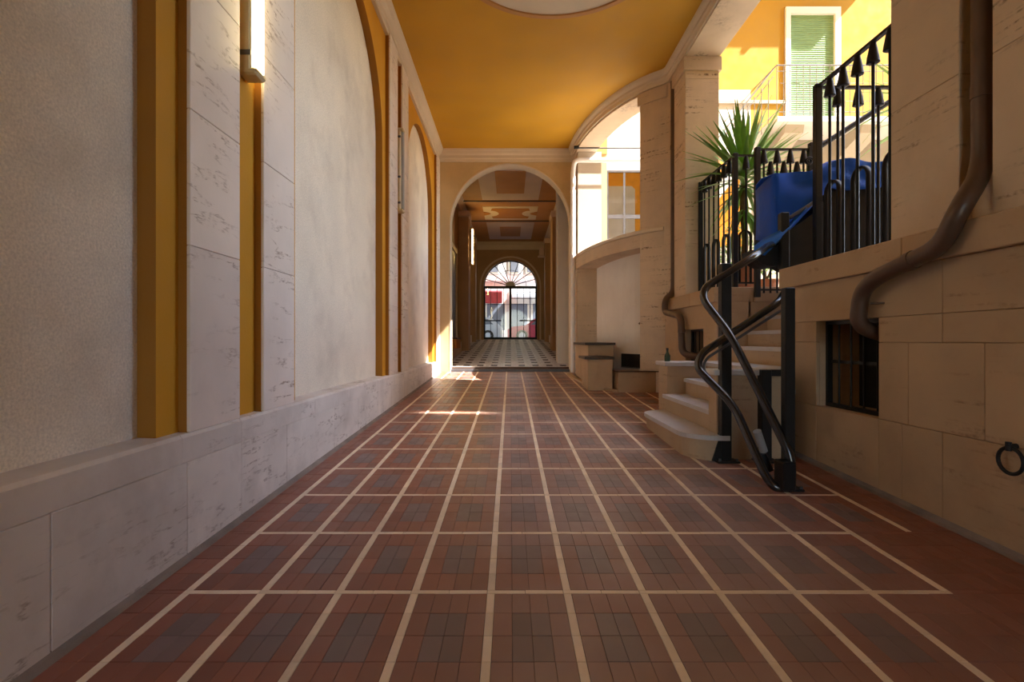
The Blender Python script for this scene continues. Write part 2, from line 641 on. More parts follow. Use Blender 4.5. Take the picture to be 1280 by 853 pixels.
def field(name, items, mats, zfun, parent, skip=None):
    mb = MB()
    for it in items:
        x, y, w, d = it[:4]
        kd = it[4] if len(it) > 4 else 0
        if skip and skip(x, y): continue
        t = chamfer_tile(w - 0.0016, d - 0.0016, 0.010, 0.0012)
        dz = rnd.uniform(-0.0006, 0.0006)
        ax, ay = rnd.uniform(-.003, .003), rnd.uniform(-.003, .003)
        mb.mi = kd
        mb.add([(x + a, y + b, zfun(x, y) + c + dz + ax * a + ay * b) for a, b, c in t.v], t.f)
    me = mesh_of(name, mb, mats)
    o = bpy.data.objects.new(name, me)
    COL.objects.link(o); o.parent = parent
    o['kind'] = 'stuff'
    return o


field('tile_field', tiles[NT:], ['tile_red', 'tile_grey'], lambda x, y: 0, floor)
field('strip_field', strips[NS:], ['strip_cream'], lambda x, y: 0, floor)

mb = MB()
mb.prism([(-1.66, -.02), (-1.595, 0.001), (-1.616, 0.010), (-1.630, 0.028), (-1.66, 0.028)], -2.0, 11.9, 'y')
mb.prism([(2.59, -.02), (2.515, 0.001), (2.54, 0.010), (2.554, 0.032), (2.59, 0.032)], -2.0, 4.7, 'y')
o = bpy.data.objects.new('mortar_fillet', mesh_of('mortar_fillet', mb, 'mortar')); COL.objects.link(o); o.parent = floor
# ================================================================== LEFT WALL
YB = -7.5
XY, XP, XM = -1.70, -1.79, -1.635        # yellow plane, plaster plane, marble plane
ZD, ZTOP = 0.73, 5.45
PANELS = [(-0.305, 2.455), (4.04, 6.80), (8.38, 11.14)]
ZC, RA = 3.85, 1.38
mb = MB()


def rect_x(mb, x, y0, y1, z0, z1):
    mb.add([(x, y0, z0), (x, y1, z0), (x, y1, z1), (x, y0, z1)], [(0, 1, 2, 3)])


edges = [YB] + [e for p in PANELS for e in p] + [11.95]
for a, b in zip(edges[0::2], edges[1::2]):
    rect_x(mb, XY, a, b, ZD - 0.1, ZTOP)
NA = 32
REV = []
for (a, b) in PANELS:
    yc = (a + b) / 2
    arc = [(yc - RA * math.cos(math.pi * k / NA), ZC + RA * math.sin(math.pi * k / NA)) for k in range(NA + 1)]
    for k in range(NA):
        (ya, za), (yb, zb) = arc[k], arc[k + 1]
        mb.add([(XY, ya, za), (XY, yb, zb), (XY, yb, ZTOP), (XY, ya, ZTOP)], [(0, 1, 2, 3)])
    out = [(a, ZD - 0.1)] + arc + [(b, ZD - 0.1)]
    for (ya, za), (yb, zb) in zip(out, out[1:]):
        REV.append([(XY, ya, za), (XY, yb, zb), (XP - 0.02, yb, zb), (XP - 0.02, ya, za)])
mb.box(-2.2, -1.83, YB, 11.95, -0.3, 6.2)
wall_left = obj('wall_left', mb, 'yellow')
tag(wall_left, 'yellow painted side wall with round arched plaster panels and pale marble pilasters', 'wall', kind='structure')
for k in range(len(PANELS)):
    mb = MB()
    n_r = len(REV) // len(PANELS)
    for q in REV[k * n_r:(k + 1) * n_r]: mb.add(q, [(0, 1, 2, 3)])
    obj('arch_reveal', mb, 'reveal_shade_brown', wall_left)
for (a, b) in PANELS:
    mb = MB()
    mb.box(XP - 0.04, XP, a - 0.06, b + 0.06, ZD - 0.05, ZC + RA + 0.06)
    obj('plaster_panel', mb, 'plaster', wall_left)
PIL = [(2.616, 3.096), (3.397, 3.876), (6.96, 7.44), (7.741, 8.22), (-1.73, -1.25), (-0.95, -0.47), (11.42, 11.92)]
ZJ = [0.732, 1.69, 2.39, 3.10, 3.80, 4.50, 5.20, 5.40]
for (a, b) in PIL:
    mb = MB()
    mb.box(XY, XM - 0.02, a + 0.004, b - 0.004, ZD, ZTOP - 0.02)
    obj('pilaster_core', mb, 'reveal_shade_brown', wall_left)
    if b < 0: continue
    for z0, z1 in zip(ZJ, ZJ[1:]):
        mb = MB()
        mb.box(XM - 0.02, XM, a, b, z0 + 0.0015, z1 - 0.0015, 0.003)
        obj('marble_slab', mb, 'marble', wall_left)
# dado: two courses of slabs in front of a core, the lower course runs down into the sloping floor
mb = MB()
mb.box(-1.95, -1.648, YB, 11.95, -0.35, ZD - 0.012)
base_left = obj('baseboard_left', mb, 'grout')
tag(base_left, 'pale stone dado of big slabs along the foot of the yellow wall', 'dado', kind='structure')
low = [-0.9, -0.1, 0.75, 1.814, 2.58, 3.10, 3.73, 4.74, 5.48, 6.3, 7.0, 7.85, 8.7, 9.5, 10.4, 11.2, 11.93]
for a, b in zip(low, low[1:]):
    mb = MB()
    mb.box(-1.648, -1.627, a + .0015, b - .0015, -0.2, 0.589, 0.003)
    obj('stone_slab', mb, 'dado', base_left)
top = [-0.9, 0.4, 1.5, 2.54, 3.10, 4.27, 5.2, 6.18, 7.2, 8.2, 9.3, 10.5, 11.93]
for a, b in zip(top, top[1:]):
    mb = MB()
    mb.prism([(-1.648, 0.592), (-1.627, 0.592), (-1.627, 0.715), (-1.640, 0.731), (-1.86, 0.738), (-1.86, 0.71), (-1.648, 0.70)],
             a + .0015, b - .0015, 'y')
    obj('coping_slab', mb, 'dado', base_left)

# cornice on the left and the far wall
CP = [(0.0, 5.36), (0.045, 5.36), (0.045, 5.42), (0.07, 5.44), (0.07, 5.50), (0.11, 5.54), (0.13, 5.60), (0.15, 5.62), (0.15, 5.67), (0.0, 5.67)]
mb = MB()
mb.sweep([(XY, YB, 1, 0), (XY, 11.95, 1, 0)], CP)
tag(obj('trim_1', mb, 'cornice'), 'cream moulded cornice along the yellow arched wall', 'cornice', kind='structure')
mb = MB()
mb.sweep([(-1.72, 11.9, 0, -1), (1.62, 11.9, 0, -1)], [(o * .6, z) for o, z in CP])
tag(obj('trim_2', mb, 'cornice'), 'cream straight cornice above the far round arch', 'cornice', kind='structure')

# ================================================================== RIGHT PLAN CURVE
EX, EY = 3.0, 11.9


def ell(th, off=0.0):
    """inner face of the curved bay; th in radians from the far wall towards the pier, off outward."""
    return (EX - (1.56 - off) * math.cos(th), EY - (3.6 - off) * math.sin(th))


def ell_n(th):
    nx, ny = -math.cos(th) / 1.56, -math.sin(th) / 3.6
    k = math.hypot(nx, ny)
    return nx / k, ny / k


XR = 2.60                       # face of piers above the terrace wall
TH_END = 1.27                   # where the curve meets the straight side

# ================================================================== CEILING
mb = MB()
poly = [(-2.0, YB), (3.05, YB), (3.05, 8.6)]
for k in range(14):
    th = TH_END * (1 - k / 13.0)
    poly.append(ell(th, 0.30))
poly += [(1.9, 12.18), (-2.0, 12.18)]
mb.prism(poly, 5.65, 6.1)
CEIL_POLY = list(poly)
ceiling = obj('ceiling', mb, 'ceiling_yellow')
tag(ceiling, 'flat ochre yellow ceiling of the passage', 'ceiling', kind='structure')
# round recessed medallion, only its far rim is in view
MC, MR = (0.55, 5.70), 1.34
mb = MB()
NR = 64
ring = []
for k in range(NR):
    a = 2 * math.pi * k / NR
    ring.append((math.cos(a), math.sin(a)))
base = 0
for r_, z in ((MR, 5.652), (MR, 5.628), (MR - 0.075, 5.622), (MR - 0.085, 5.652)):
    for c_, s_ in ring: mb.v.append((MC[0] + r_ * c_, MC[1] + r_ * s_ * 1.0, z))
for i in range(3):
    for k in range(NR):
        mb.face((i * NR + k, i * NR + (k + 1) % NR, (i + 1) * NR + (k + 1) % NR, (i + 1) * NR + k))
obj('medallion_rim', mb, 'hall_brown', ceiling, smooth=30)
mb = MB()
mb.v = [(MC[0] + (MR - .08) * c_, MC[1] + (MR - .08) * s_, 5.640) for c_, s_ in ring] + [(MC[0] + (MR - .08) * c_, MC[1] + (MR - .08) * s_, 5.66) for c_, s_ in ring]
mb.face(tuple(range(NR))); mb.face(tuple(range(2 * NR - 1, NR - 1, -1)))
for k in range(NR): mb.face((k, (k + 1) % NR, NR + (k + 1) % NR, NR + k))
obj('medallion', mb, 'cornice', ceiling)

# ================================================================== FAR WALL WITH ARCH
ZA, RF = 3.92, 1.41
FY0, FY1 = 11.9, 12.22
mb = MB()
fx0, fx1 = -1.80, 1.56


def arch_wall(mb, x0, x1, y0, y1, z0, z1, cx, r, zc, zb, n=36):
    """wall from x0 to x1, y0 to y1 with a round-headed opening."""
    for (a, b) in ((x0, cx - r), (cx + r, x1)):
        mb.box(a, b, y0, y1, zb, z1)
    arc = [(cx - r * math.cos(math.pi * k / n), zc + r * math.sin(math.pi * k / n)) for k in range(n + 1)]
    for (xa, za), (xb, zb_) in zip(arc, arc[1:]):
        mb.add([(xa, y0, za), (xb, y0, zb_), (xb, y0, z1), (xa, y0, z1), (xa, y1, za), (xb, y1, zb_), (xb, y1, z1), (xa, y1, z1)],
               [(0, 1, 2, 3), (5, 4, 7, 6), (0, 4, 5, 1)])
    return arc


arc = arch_wall(mb, fx0, fx1, FY0, FY1, 0, 6.0, 0.0, RF, ZA, 0.2)
wall_far = obj('wall_far', mb, 'arch_stone')
tag(wall_far, 'tan stone end wall pierced by a large round arch', 'wall', kind='structure')
# thin stone edge round the arch
mb = MB()
out = [(-RF, 0.3)] + arc + [(RF, 0.3)]
inn = [((x - 0) * (RF + .05) / RF if abs(x) > 0 else 0, z) for x, z in out]
v = []
N_ = len(out)
for (x, z) in out: v.append((x * 0.985, FY0 - 0.012, z if z <= ZA else ZA + (z - ZA) * 0.985))
for (x, z) in out: v.append((x * 1.003, FY0 - 0.006, z if z <= ZA else ZA + (z - ZA) * 1.003))
for (x, z) in out: v.append((x * 0.985, FY1 + 0.01, z if z <= ZA else ZA + (z - ZA) * 0.985))
for (x, z) in out: v.append((x * 1.035, FY0 + 0.02, z if z <= ZA else ZA + (z - ZA) * 1.035))
f = []
for i in range(N_ - 1):
    f += [(i, i + 1, N_ + i + 1, N_ + i), (i, i + 1, 2 * N_ + i + 1, 2 * N_ + i)]
mb.add(v, f)
obj('arch_lining', mb, 'cornice', wall_far)
mb = MB()
arch_wall(mb, -2.0, 3.1, YB - .5, YB, 0, 6.1, 0.45, 1.5, 3.0, -0.6)  # unseen wall added to limit the light coming in from the rear
tag(obj('wall_back', mb, 'travertine'), 'unseen stone wall with a round arch, added behind the viewer to cut rear light', 'wall', kind='structure')
# gutter grate across the threshold
mb = MB()
mb.box(-1.66, 1.55, 11.98, 12.16, fz(12) + 0.0, fz(12) + 0.055)
thr = obj('threshold', mb, 'iron_grey', None)
tag(thr, 'dark metal threshold strip across the floor under the round arch', 'threshold', kind='structure')

# ================================================================== RIGHT SIDE: TERRACE WALL, PILLAR, PIER, CURVED BAY
XW = 2.556
Y_N, Y_F = 4.79, 6.35            # stair opening between these
ZT = 1.87                        # terrace level / coping top
ZCB = 1.685                      # coping underside


def ashlar(parent, courses, x_front, y_lo, y_hi, holes, thick=0.03):
    """slabs facing -X: courses = [(z0, z1, [joints])]; holes = [(y0,y1,z0,z1)]"""
    for (z0, z1, js) in courses:
        ys = [y_lo] + [j for j in sorted(js) if y_lo < j < y_hi] + [y_hi]
        for a, b in zip(ys, ys[1:]):
            if any(h[0] - 1e-4 <= a and b <= h[1] + 1e-4 and h[2] - 1e-4 <= z0 and z1 <= h[3] + 1e-4 for h in holes): continue
            mb = MB()
            mb.box(x_front, x_front + thick, a + .0012, b - .0012, z0 + .0012, z1 - .0012, 0.003)
            obj('stone_slab', mb, 'stone_tan', parent)


# near terrace wall (core with a window hole)
W1 = (3.556, 4.28, 0.66, 1.364)
mb = MB()
mb.box(XW + .03, XW + 0.42, YB, W1[0], -0.3, ZCB)
mb.box(XW + .03, XW + 0.42, W1[1], Y_N, -0.3, ZCB)
mb.box(XW + .03, XW + 0.42, W1[0], W1[1], -0.3, W1[2])
mb.box(XW + .03, XW + 0.42, W1[0], W1[1], W1[3], ZCB)
wall_right = obj('wall_right', mb, 'stone_tan')
tag(wall_right, 'tan stone terrace wall with a barred cellar window and an iron ring', 'wall', kind='structure')
ashlar(wall_right, [(-0.25, 0.66, [-1, .2, 1.2, 2.1, 3.03, 3.345, W1[0], W1[1]]),
                    (0.66, 1.19, [-.6, .6, 1.6, 2.3, 2.76, 3.29, W1[0], W1[1]]),
                    (1.19, W1[3], [-1, .3, 1.5, 2.4, 3.03, W1[0], W1[1]]),
                    (W1[3], ZCB, [-1, .3, 1.5, 2.4, 3.03, 3.7])],
       XW, -1.6, Y_N, [W1])
for a, b in ((-1.6, 0.4), (0.4, 2.0), (2.0, 3.3), (3.3, Y_N + 0.02)):
    mb = MB()
    mb.box(2.52, 3.02, a + .0012, b - .0012, ZCB, ZT, 0.006)
    obj('coping_stone', mb, 'stone_tan', wall_right)
# far part of the terrace wall, beyond the stair
W2 = (6.78, 7.47, 0.66, 1.364)
mb = MB()
mb.box(XW, XW + 0.42, Y_F, W2[0], -0.3, ZCB)
mb.box(XW, XW + 0.42, W2[1], 9.6, -0.3, ZCB)
mb.box(XW, XW + 0.42, W2[0], W2[1], -0.3, W2[2])
mb.box(XW, XW + 0.42, W2[0], W2[1], W2[3], ZCB)
mb.box(XW + 0.40, 6.0, Y_F, Y_F + .3, -0.3, ZCB)
wall_stair = obj('wall_stair', mb, 'stone_tan')
tag(wall_stair, 'tan stone terrace wall behind the stair with small barred opening', 'wall', kind='structure')
for a, b in ((Y_F, 7.2), (7.2, 8.2)):
    mb = MB()
    mb.box(2.52, 3.02, a + .0012, b - .0012, ZCB, ZT, 0.006)
    obj('coping_stone', mb, 'stone_tan', wall_stair)
for a, b in ((3.023, 4.2), (4.2, 5.6)):
    mb = MB()
    mb.box(a + .0012, b, Y_F - .03, Y_F + .3, ZCB, ZT, 0.006)
    obj('coping_stone', mb, 'stone_tan', wall_stair)

# upper front wall with the paired pilaster strips and a groove for the downpipe
mb = MB()
mb.box(2.68, 3.10, YB, 3.50, ZT, 6.1)
mb.box(2.62, 2.70, YB, 2.2, ZT, 6.1)
wall_pillar = obj('wall_pillar', mb, 'travertine')
tag(wall_pillar, 'big travertine pillar with a dark groove standing on the terrace wall', 'pillar', kind='structure')
zj = [ZT, 2.75, 3.6, 4.45, 5.42]
for (a, b) in ((2.966, 3.50), (2.24, 2.764), (1.2, 2.236)):
    for z0, z1 in zip(zj, zj[1:]):
        mb = MB()
        mb.box(XR, 2.68, a + .001, b - .001, z0 + .001, z1 - .001, 0.003)
        obj('travertine_slab', mb, 'travertine', wall_pillar)

# middle pier: jamb block, two strips and the groove between
mb = MB()
mb.box(XR, 3.10, 7.63, 8.12, ZT, 5.60)
mb.box(2.70, 3.10, 8.12, 8.40, ZT, 5.60)
poly = [ell(TH_END + 0.02), ell(1.18), ell(1.10), ell(1.05), ell(1.05, .42), ell(1.18, .42), (3.10, 8.72), (3.10, 8.38), (2.62, 8.38)]
mb.prism(poly, 0.25, 5.60)
mb.box(XR, 3.05, 7.63, 8.40, ZT - .3, ZT + .01)
wall_pier = obj('wall_pier', mb, 'travertine')
tag(wall_pier, 'grooved travertine pier between the stair opening and the curved bay', 'pier', kind='structure')
for z0, z1 in zip([ZT, 2.65, 3.46, 4.27, 5.1], [2.65, 3.46, 4.27, 5.1, 5.42]):   # slabs of the jamb facing the stair
    mb = MB()
    mb.box(XR + .002, 3.10, 7.61, 7.63, z0 + .0015, z1 - .0015, 0.003)
    obj('travertine_slab', mb, 'travertine', wall_pier)
mb = MB()
mb.box(XR - .03, 3.13, 7.58, 8.16, 5.22, 5.42)
obj('capital', mb, 'travertine', wall_pier)
mb = MB()
pp = [ell(TH_END + 0.02, -.03), ell(1.18, -.03), ell(1.10, -.03), ell(1.03, -.03), ell(1.03, .3), ell(1.18, .3), (2.75, 8.40)]
mb.prism(pp, 5.22, 5.42)
obj('capital', mb, 'travertine', wall_pier)

# lintel over the stair opening and the curved lintel, with the cornice
mb = MB()
mb.box(XR, 3.10, YB, 8.38, 5.42, 5.66)
NPT = 20
path = []
for k in range(NPT + 1):
    th = TH_END * (1 - k / NPT)
    x, y = ell(th); nx, ny = ell_n(th)
    path.append((x, y, nx, ny))
mb.sweep(path, [(0, 5.40), (0, 5.66), (-.45, 5.66), (-.45, 5.40)])
wall_lintel = obj('wall_lintel', mb, 'travertine')
tag(wall_lintel, 'travertine lintel band over the courtyard openings, curving towards the far arch', 'lintel', kind='structure')
CR = [(-0.02, 5.44), (0.03, 5.44), (0.03, 5.50), (0.05, 5.52), (0.05, 5.56), (0.08, 5.58), (0.10, 5.63), (0.10, 5.67), (-0.02, 5.67)]
mb = MB()
full = [(XR, YB, -1, 0), (XR, 8.36, -1, 0)] + path
full[1] = (XR, 8.36, -0.9, -0.43)
mb.sweep(full, CR)
tag(obj('trim_3', mb, 'cornice', smooth=35), 'cream cornice along the courtyard side, bending round the curved bay', 'cornice', kind='structure')

# curved balcony parapet with the niche below
mb = MB()
mb.sweep(path, [(0, 2.80), (0, 3.03), (-.45, 3.03), (-.45, 2.80)])
wall_bay = obj('wall_bay', mb, 'travertine')
tag(wall_bay, 'curved stone balcony band across the bay beside the far arch', 'balcony', kind='structure')
mb = MB()
mb.sweep(path, [(-.03, 3.03), (.035, 3.03), (.045, 3.045), (.045, 3.075), (.03, 3.09), (-.48, 3.09), (-.48, 3.03)])
obj('balcony_cap', mb, 'cornice', wall_bay, smooth=35)
mb = MB()
p2 = []
for k in range(17):
    th = 1.42 * (1 - k / 16.0)
    x, y = ell(th, .45); nx, ny = ell_n(th)
    p2.append((x, y, nx, ny))
mb.sweep(p2, [(0, 0.2), (0, 2.81), (-.12, 2.81), (-.12, 0.2)])
wall_niche = obj('wall_niche', mb, 'white_paint')
tag(wall_niche, 'curved white plastered wall inside the niche under the balcony band', 'wall', kind='structure')
# jamb at the far end of the bay, stone below, painted above
mb = MB()
mb.box(1.48, 1.96, 11.32, 12.6, 0.2, 2.80)
wall_jamb = obj('wall_jamb', mb, 'travertine')
tag(wall_jamb, 'stone jamb between the white niche and the far arch', 'jamb', kind='structure')
mb = MB()
mb.box(1.50, 2.02, 11.36, 12.6, 3.03, 5.40)
wj = obj('wall_jamb_upper', mb, 'jamb_paint')
tag(wj, 'white painted jamb above the curved balcony beside the downpipe', 'jamb', kind='structure')
# dark cellar vent in the niche wall
th = math.acos(max(-1, min(1, (EX - 2.32) / 1.11)))
vent = thing('cellar_vent', 'black rectangular vent opening low in the white niche wall', 'vent', (2.28, 9.45, 0.62))
mb = MB()
vp = []
for k in range(5):
    t_ = 0.70 + 0.42 * k / 4.0
    x, y = ell(t_, .44); nx, ny = ell_n(t_); vp.append((x, y, nx, ny))
mb.sweep(vp, [(0.008, 0.70), (0.008, 0.96), (-.05, .96), (-.05, .70)])
obj('opening', mb, 'dark_void', vent)
mb = MB()
mb.sweep(vp, [(0.012, 0.695), (0.012, 0.715), (-.02, .715), (-.02, .695)])
obj('frame', mb, 'iron_grey', vent)
# valve on the niche wall
x, y = ell(1.0, .45); nx, ny = ell_n(1.0)
tp = thing('wall_tap', 'small brass tap stub on the white niche wall', 'tap', (x, y, 1.52))
mb = MB(); mb.tube([(x, y, 1.535), (x + nx * .05, y + ny * .05, 1.535)], 0.022, 8); obj('flange', mb, 'pipe_brown', tp)
mb = MB(); mb.tube([(x + nx * .05, y + ny * .05, 1.535), (x + nx * .11, y + ny * .11, 1.52), (x + nx * .12 + .02, y + ny * .12, 1.50)], 0.013, 8); obj('spout', mb, 'pipe_brown', tp)

# stepped plinths and planter standing in front of the niche
for nm, lab, (x0, x1, y0, y1, zt), slab_m in (
        ('stone_plinth', 'low stone plinth with dark slab top, nearest to the passage', (1.33, 1.75, 8.78, 9.55, 0.93), 'dark_wood'),
        ('stone_plinth', 'taller stone plinth with dark slab top behind the low one', (1.45, 1.93, 9.56, 11.30, 1.17), 'dark_wood')):
    t = thing(nm, lab, 'plinth', ((x0 + x1) / 2, (y0 + y1) / 2, fz(y0)))
    mb = MB(); mb.box(x0, x1, y0, y1, fz(y0) - .02, zt - .045, 0.004); obj('body', mb, 'stone_tan', t)
    mb = MB(); mb.box(x0 - .06, x1 + .03, y0 - .03, y1, zt - .045, zt, 0.006); obj('top_slab', mb, slab_m, t)
t = thing('stone_planter', 'long low stone planter box filled with earth in front of the niche', 'planter', (2.1, 8.8, fz(8.5)))
mb = MB()
mb.box(1.80, 2.55, 8.55, 8.63, fz(8.5) - .02, 0.68, .004)
mb.box(1.80, 1.88, 8.63, 9.25, fz(8.5) - .02, 0.68, .004)
mb.box(1.80, 2.32, 9.20, 9.25, fz(8.5) - .02, 0.68, .004)
obj('body', mb, 'stone_tan', t)
mb = MB(); mb.box(1.88, 2.50, 8.63, 9.20, fz(8.5), 0.655); obj('earth', mb, 'soil', t)
mb = MB(); mb.box(1.77, 2.56, 8.52, 8.66, 0.68, 0.70, .003); mb.box(1.77, 1.91, 8.66, 9.26, 0.68, 0.70, .003); obj('rim', mb, 'pipe_brown', t)
# curved kerb on the floor in front of the plinths
mb = MB()
kp = []
for k in range(13):
    t_ = k / 12.0
    a = t_ * math.pi / 2
    kp.append((1.80 - 0.46 * math.cos(a) + 0.0, 11.3 - 2.62 * math.sin(a), -math.cos(a), -math.sin(a)))
mb2 = MB()
for (x, y, nx, ny) in kp:
    for (o_, dz) in ((0, 0.0), (.09, 0.0), (.09, 0.035), (0, 0.04)):
        mb2.v.append((x + nx * o_, y + ny * o_, fz(y) + dz))
for i in range(len(kp) - 1):
    for k in range(4):
        mb2.face((i * 4 + k, i * 4 + (k + 1) % 4, (i + 1) * 4 + (k + 1) % 4, (i + 1) * 4 + k))
tag(obj('kerb', mb2, 'stone_tan'), 'thin curved stone kerb on the floor round the plinths', 'kerb')

# ================================================================== STAIRS
stair = thing('staircase', 'stone staircase rising from the passage to the terrace between cheek walls', 'staircase', (2.3, 5.2, fz(5.2)))
RISE = 0.185


def round_step(x0, x1, y0, y1, r):
    """plan outline with rounded corners on the side facing the passage."""
    p = []
    for k in range(7):
        a = math.pi + k / 6.0 * math.pi / 2
        p.append((x0 + r + r * math.cos(a), y0 + r + r * math.sin(a)))
    p += [(x1, y0), (x1, y1)]
    for k in range(7):
        a = math.pi / 2 + k / 6.0 * math.pi / 2
        p.append((x0 + r + r * math.cos(a), y1 - r + r * math.sin(a)))
    return p


def step(outline, tread_outline, z0, z1):
    mb = MB(); mb.prism(outline, z0, z1 - .04)
    s_ = obj('step', mb, 'stone_tan', stair)
    mb = MB(); mb.prism(tread_outline, z1 - .04, z1)
    obj('tread', mb, 'step_top', s_)


z1 = 0.395
step(round_step(1.53, 1.86, 4.36, 6.0, .28), round_step(1.50, 1.86, 4.33, 6.0, .30), 0.12, z1)
step(round_step(1.80, 2.5, 4.60, 6.0, .02), round_step(1.775, 2.5, 4.585, 6.0, .02), 0.2, z1 + RISE)
step(round_step(2.05, 2.7, 4.60, 6.0, .02), round_step(2.025, 2.7, 4.585, 6.0, .02), 0.2, z1 + 2 * RISE)
ZL = z1 + 3 * RISE
step([(2.30, 4.60), (3.2, 4.60), (3.2, 6.33), (2.30, 6.33)], [(2.275, 4.60), (3.2, 4.60), (3.2, 6.33), (2.275, 6.33)], 0.2, ZL)
for k in range(5):
    xa = 2.70 + 0.24 * k
    zz = ZL + RISE * (k + 1)
    xe = xa + 0.7 if k < 4 else xa + 1.6
    step([(xa, Y_N + .03), (xe, Y_N + .03), (xe, Y_F - .01), (xa, Y_F - .01)],
         [(xa - .025, Y_N + .03), (xe, Y_N + .03), (xe, Y_F - .01), (xa - .025, Y_F - .01)], ZL - .3, zz)
# cheek walls with slab caps
for (nm, x0, y0, y1) in (('cheek_wall', 1.78, 4.42, 4.60), ('cheek_wall', 1.84, 6.0, 6.35)):
    mb = MB(); mb.box(x0, 2.38 if y0 < 5 else 2.556, y0, y1, 0.1, ZL - .045, 0.004)
    c_ = obj(nm, mb, 'stone_tan', stair)
    mb = MB(); mb.box(x0 - .035, 2.38 if y0 < 5 else 2.556, y0 - .035, y1 + .02, ZL - .045, ZL + .004, 0.006)
    obj('cap_slab', mb, 'step_top', c_)
mb = MB(); mb.box(2.98, 6.0, Y_N - .2, Y_N, -0.2, ZT - .01)
obj('side_wall', mb, 'stone_tan', stair)

# bottle on the far cheek wall
t = thing('glass_bottle', 'small dark glass bottle on the far stair cheek slab', 'bottle', (1.90, 6.2, ZL + .004))
mb = MB(); mb.lathe([(.034, 0), (.036, .01), (.036, .07), (.014, .11), (.013, .14)], (1.90, 6.2, ZL + .004), 12); obj('body', mb, 'bottle_glass', t, smooth=40)
mb = MB(); mb.lathe([(.015, .14), (.015, .16)], (1.90, 6.2, ZL + .004), 10); obj('cap', mb, 'iron', t)


# ================================================================== WINDOW GRATES, RING, PIPES
def grate(nm, lab, w, x, pipe=False):
    y0, y1, z0, z1_ = w
    t = thing(nm, lab, 'window', (x + .12, (y0 + y1) / 2, z0), kind='structure')
    mb = MB(); mb.box(x + .36, x + .44, y0 - .02, y1 + .02, z0 - .02, z1_ + .02); obj('dark_back', mb, 'dark_void', t)
    mb = MB()
    for a, b in ((y0, y0 + .03), (y1 - .03, y1)): mb.box(x + .08, x + .12, a, b, z0, z1_)
    for a, b in ((z0, z0 + .03), (z1_ - .03, z1_)): mb.box(x + .08, x + .12, y0 + .03, y1 - .03, a, b)
    obj('frame', mb, 'iron', t)
    n = 5
    for k in range(1, n):
        yy = y0 + (y1 - y0) * k / n
        mb = MB(); mb.tube([(x + .10, yy, z0 + .03), (x + .10, yy, z1_ - .03)], .008, 8); obj('bar', mb, 'iron', t)
    zz = (z0 + z1_) / 2 + .02
    mb = MB(); mb.box(x + .108, x + .118, y0 + .03, y1 - .03, zz - .013, zz + .013); obj('cross_bar', mb, 'iron', t)


grate('window_1', 'dark barred cellar window in the near terrace wall under the bent brown pipe', W1, XW)
grate('window_2', 'dark barred opening in the terrace wall behind the stair', W2, XW)

t = thing('iron_ring', 'black iron tether ring hanging on the tan stone wall', 'ring', (2.52, 2.59, 0.52))
mb = MB()
rp = []
for k in range(25):
    a = 2 * math.pi * k / 24
    rp.append((2.525, 2.585 + .066 * math.sin(a), 0.595 + .066 * math.cos(a)))
mb.tube(rp, .0095, 8, cap=False); obj('ring', mb, 'iron', t, smooth=50)
mb = MB(); mb.tube([(2.56, 2.585, .668), (2.515, 2.585, .668)], .014, 8); mb.tube([(2.515, 2.585, .69), (2.515, 2.585, .645)], .013, 8); obj('staple', mb, 'iron', t, smooth=50)

# big bent downpipe on the pillar
t = thing('downpipe', 'large brown downpipe with an S bend dropping into the near cellar window', 'pipe', (2.5, 3.1, 1.2))
main = [(2.645, 2.865, 5.9), (2.645, 2.865, 2.15), (2.46, 2.80, 1.93), (2.46, 2.92, 1.74), (2.47, 3.46, 1.63), (2.48, 3.62, 1.55), (2.48, 3.66, 1.32), (2.62, 3.66, 1.25), (2.80, 3.66, 1.24)]
mb = MB(); mb.tube(smooth_path(main, .17, 7), .053, 16); obj('pipe', mb, 'pipe_brown', t, smooth=60)
for p, q in (((2.645, 2.865, 2.56), (2.645, 2.865, 2.64)), ((2.645, 2.865, 4.1), (2.645, 2.865, 4.16)), ((2.464, 3.12, 1.700), (2.465, 3.17, 1.690))):
    mb = MB(); mb.tube([p, q], .058, 16); obj('collar', mb, 'pipe_brown', t, smooth=60)
mb = MB(); mb.tube([(2.49, 3.54, 1.46), (2.56, 3.50, 1.46)], .007, 6); obj('wall_clip', mb, 'pipe_brown', t)

# far brown downpipe in the pier groove
t = thing('downpipe', 'narrow brown downpipe in the pier groove bending into the opening behind the stair', 'pipe', (2.5, 7.9, 0.9))
main = [(2.64, 8.27, 5.4), (2.64, 8.27, 1.98), (2.45, 8.10, 1.86), (2.45, 8.12, 1.66), (2.46, 7.70, 1.60), (2.47, 7.42, 1.56), (2.47, 7.36, 1.02), (2.60, 7.20, 0.98), (2.8, 7.15, 0.98)]
mb = MB(); mb.tube(smooth_path(main, .17, 6), .05, 14); obj('pipe', mb, 'pipe_brown', t, smooth=60)
for p, q in (((2.64, 8.27, 4.3), (2.64, 8.27, 4.36)), ((2.47, 7.39, 1.36), (2.47, 7.385, 1.32))):
    mb = MB(); mb.tube([p, q], .056, 14); obj('collar', mb, 'pipe_brown', t, smooth=60)

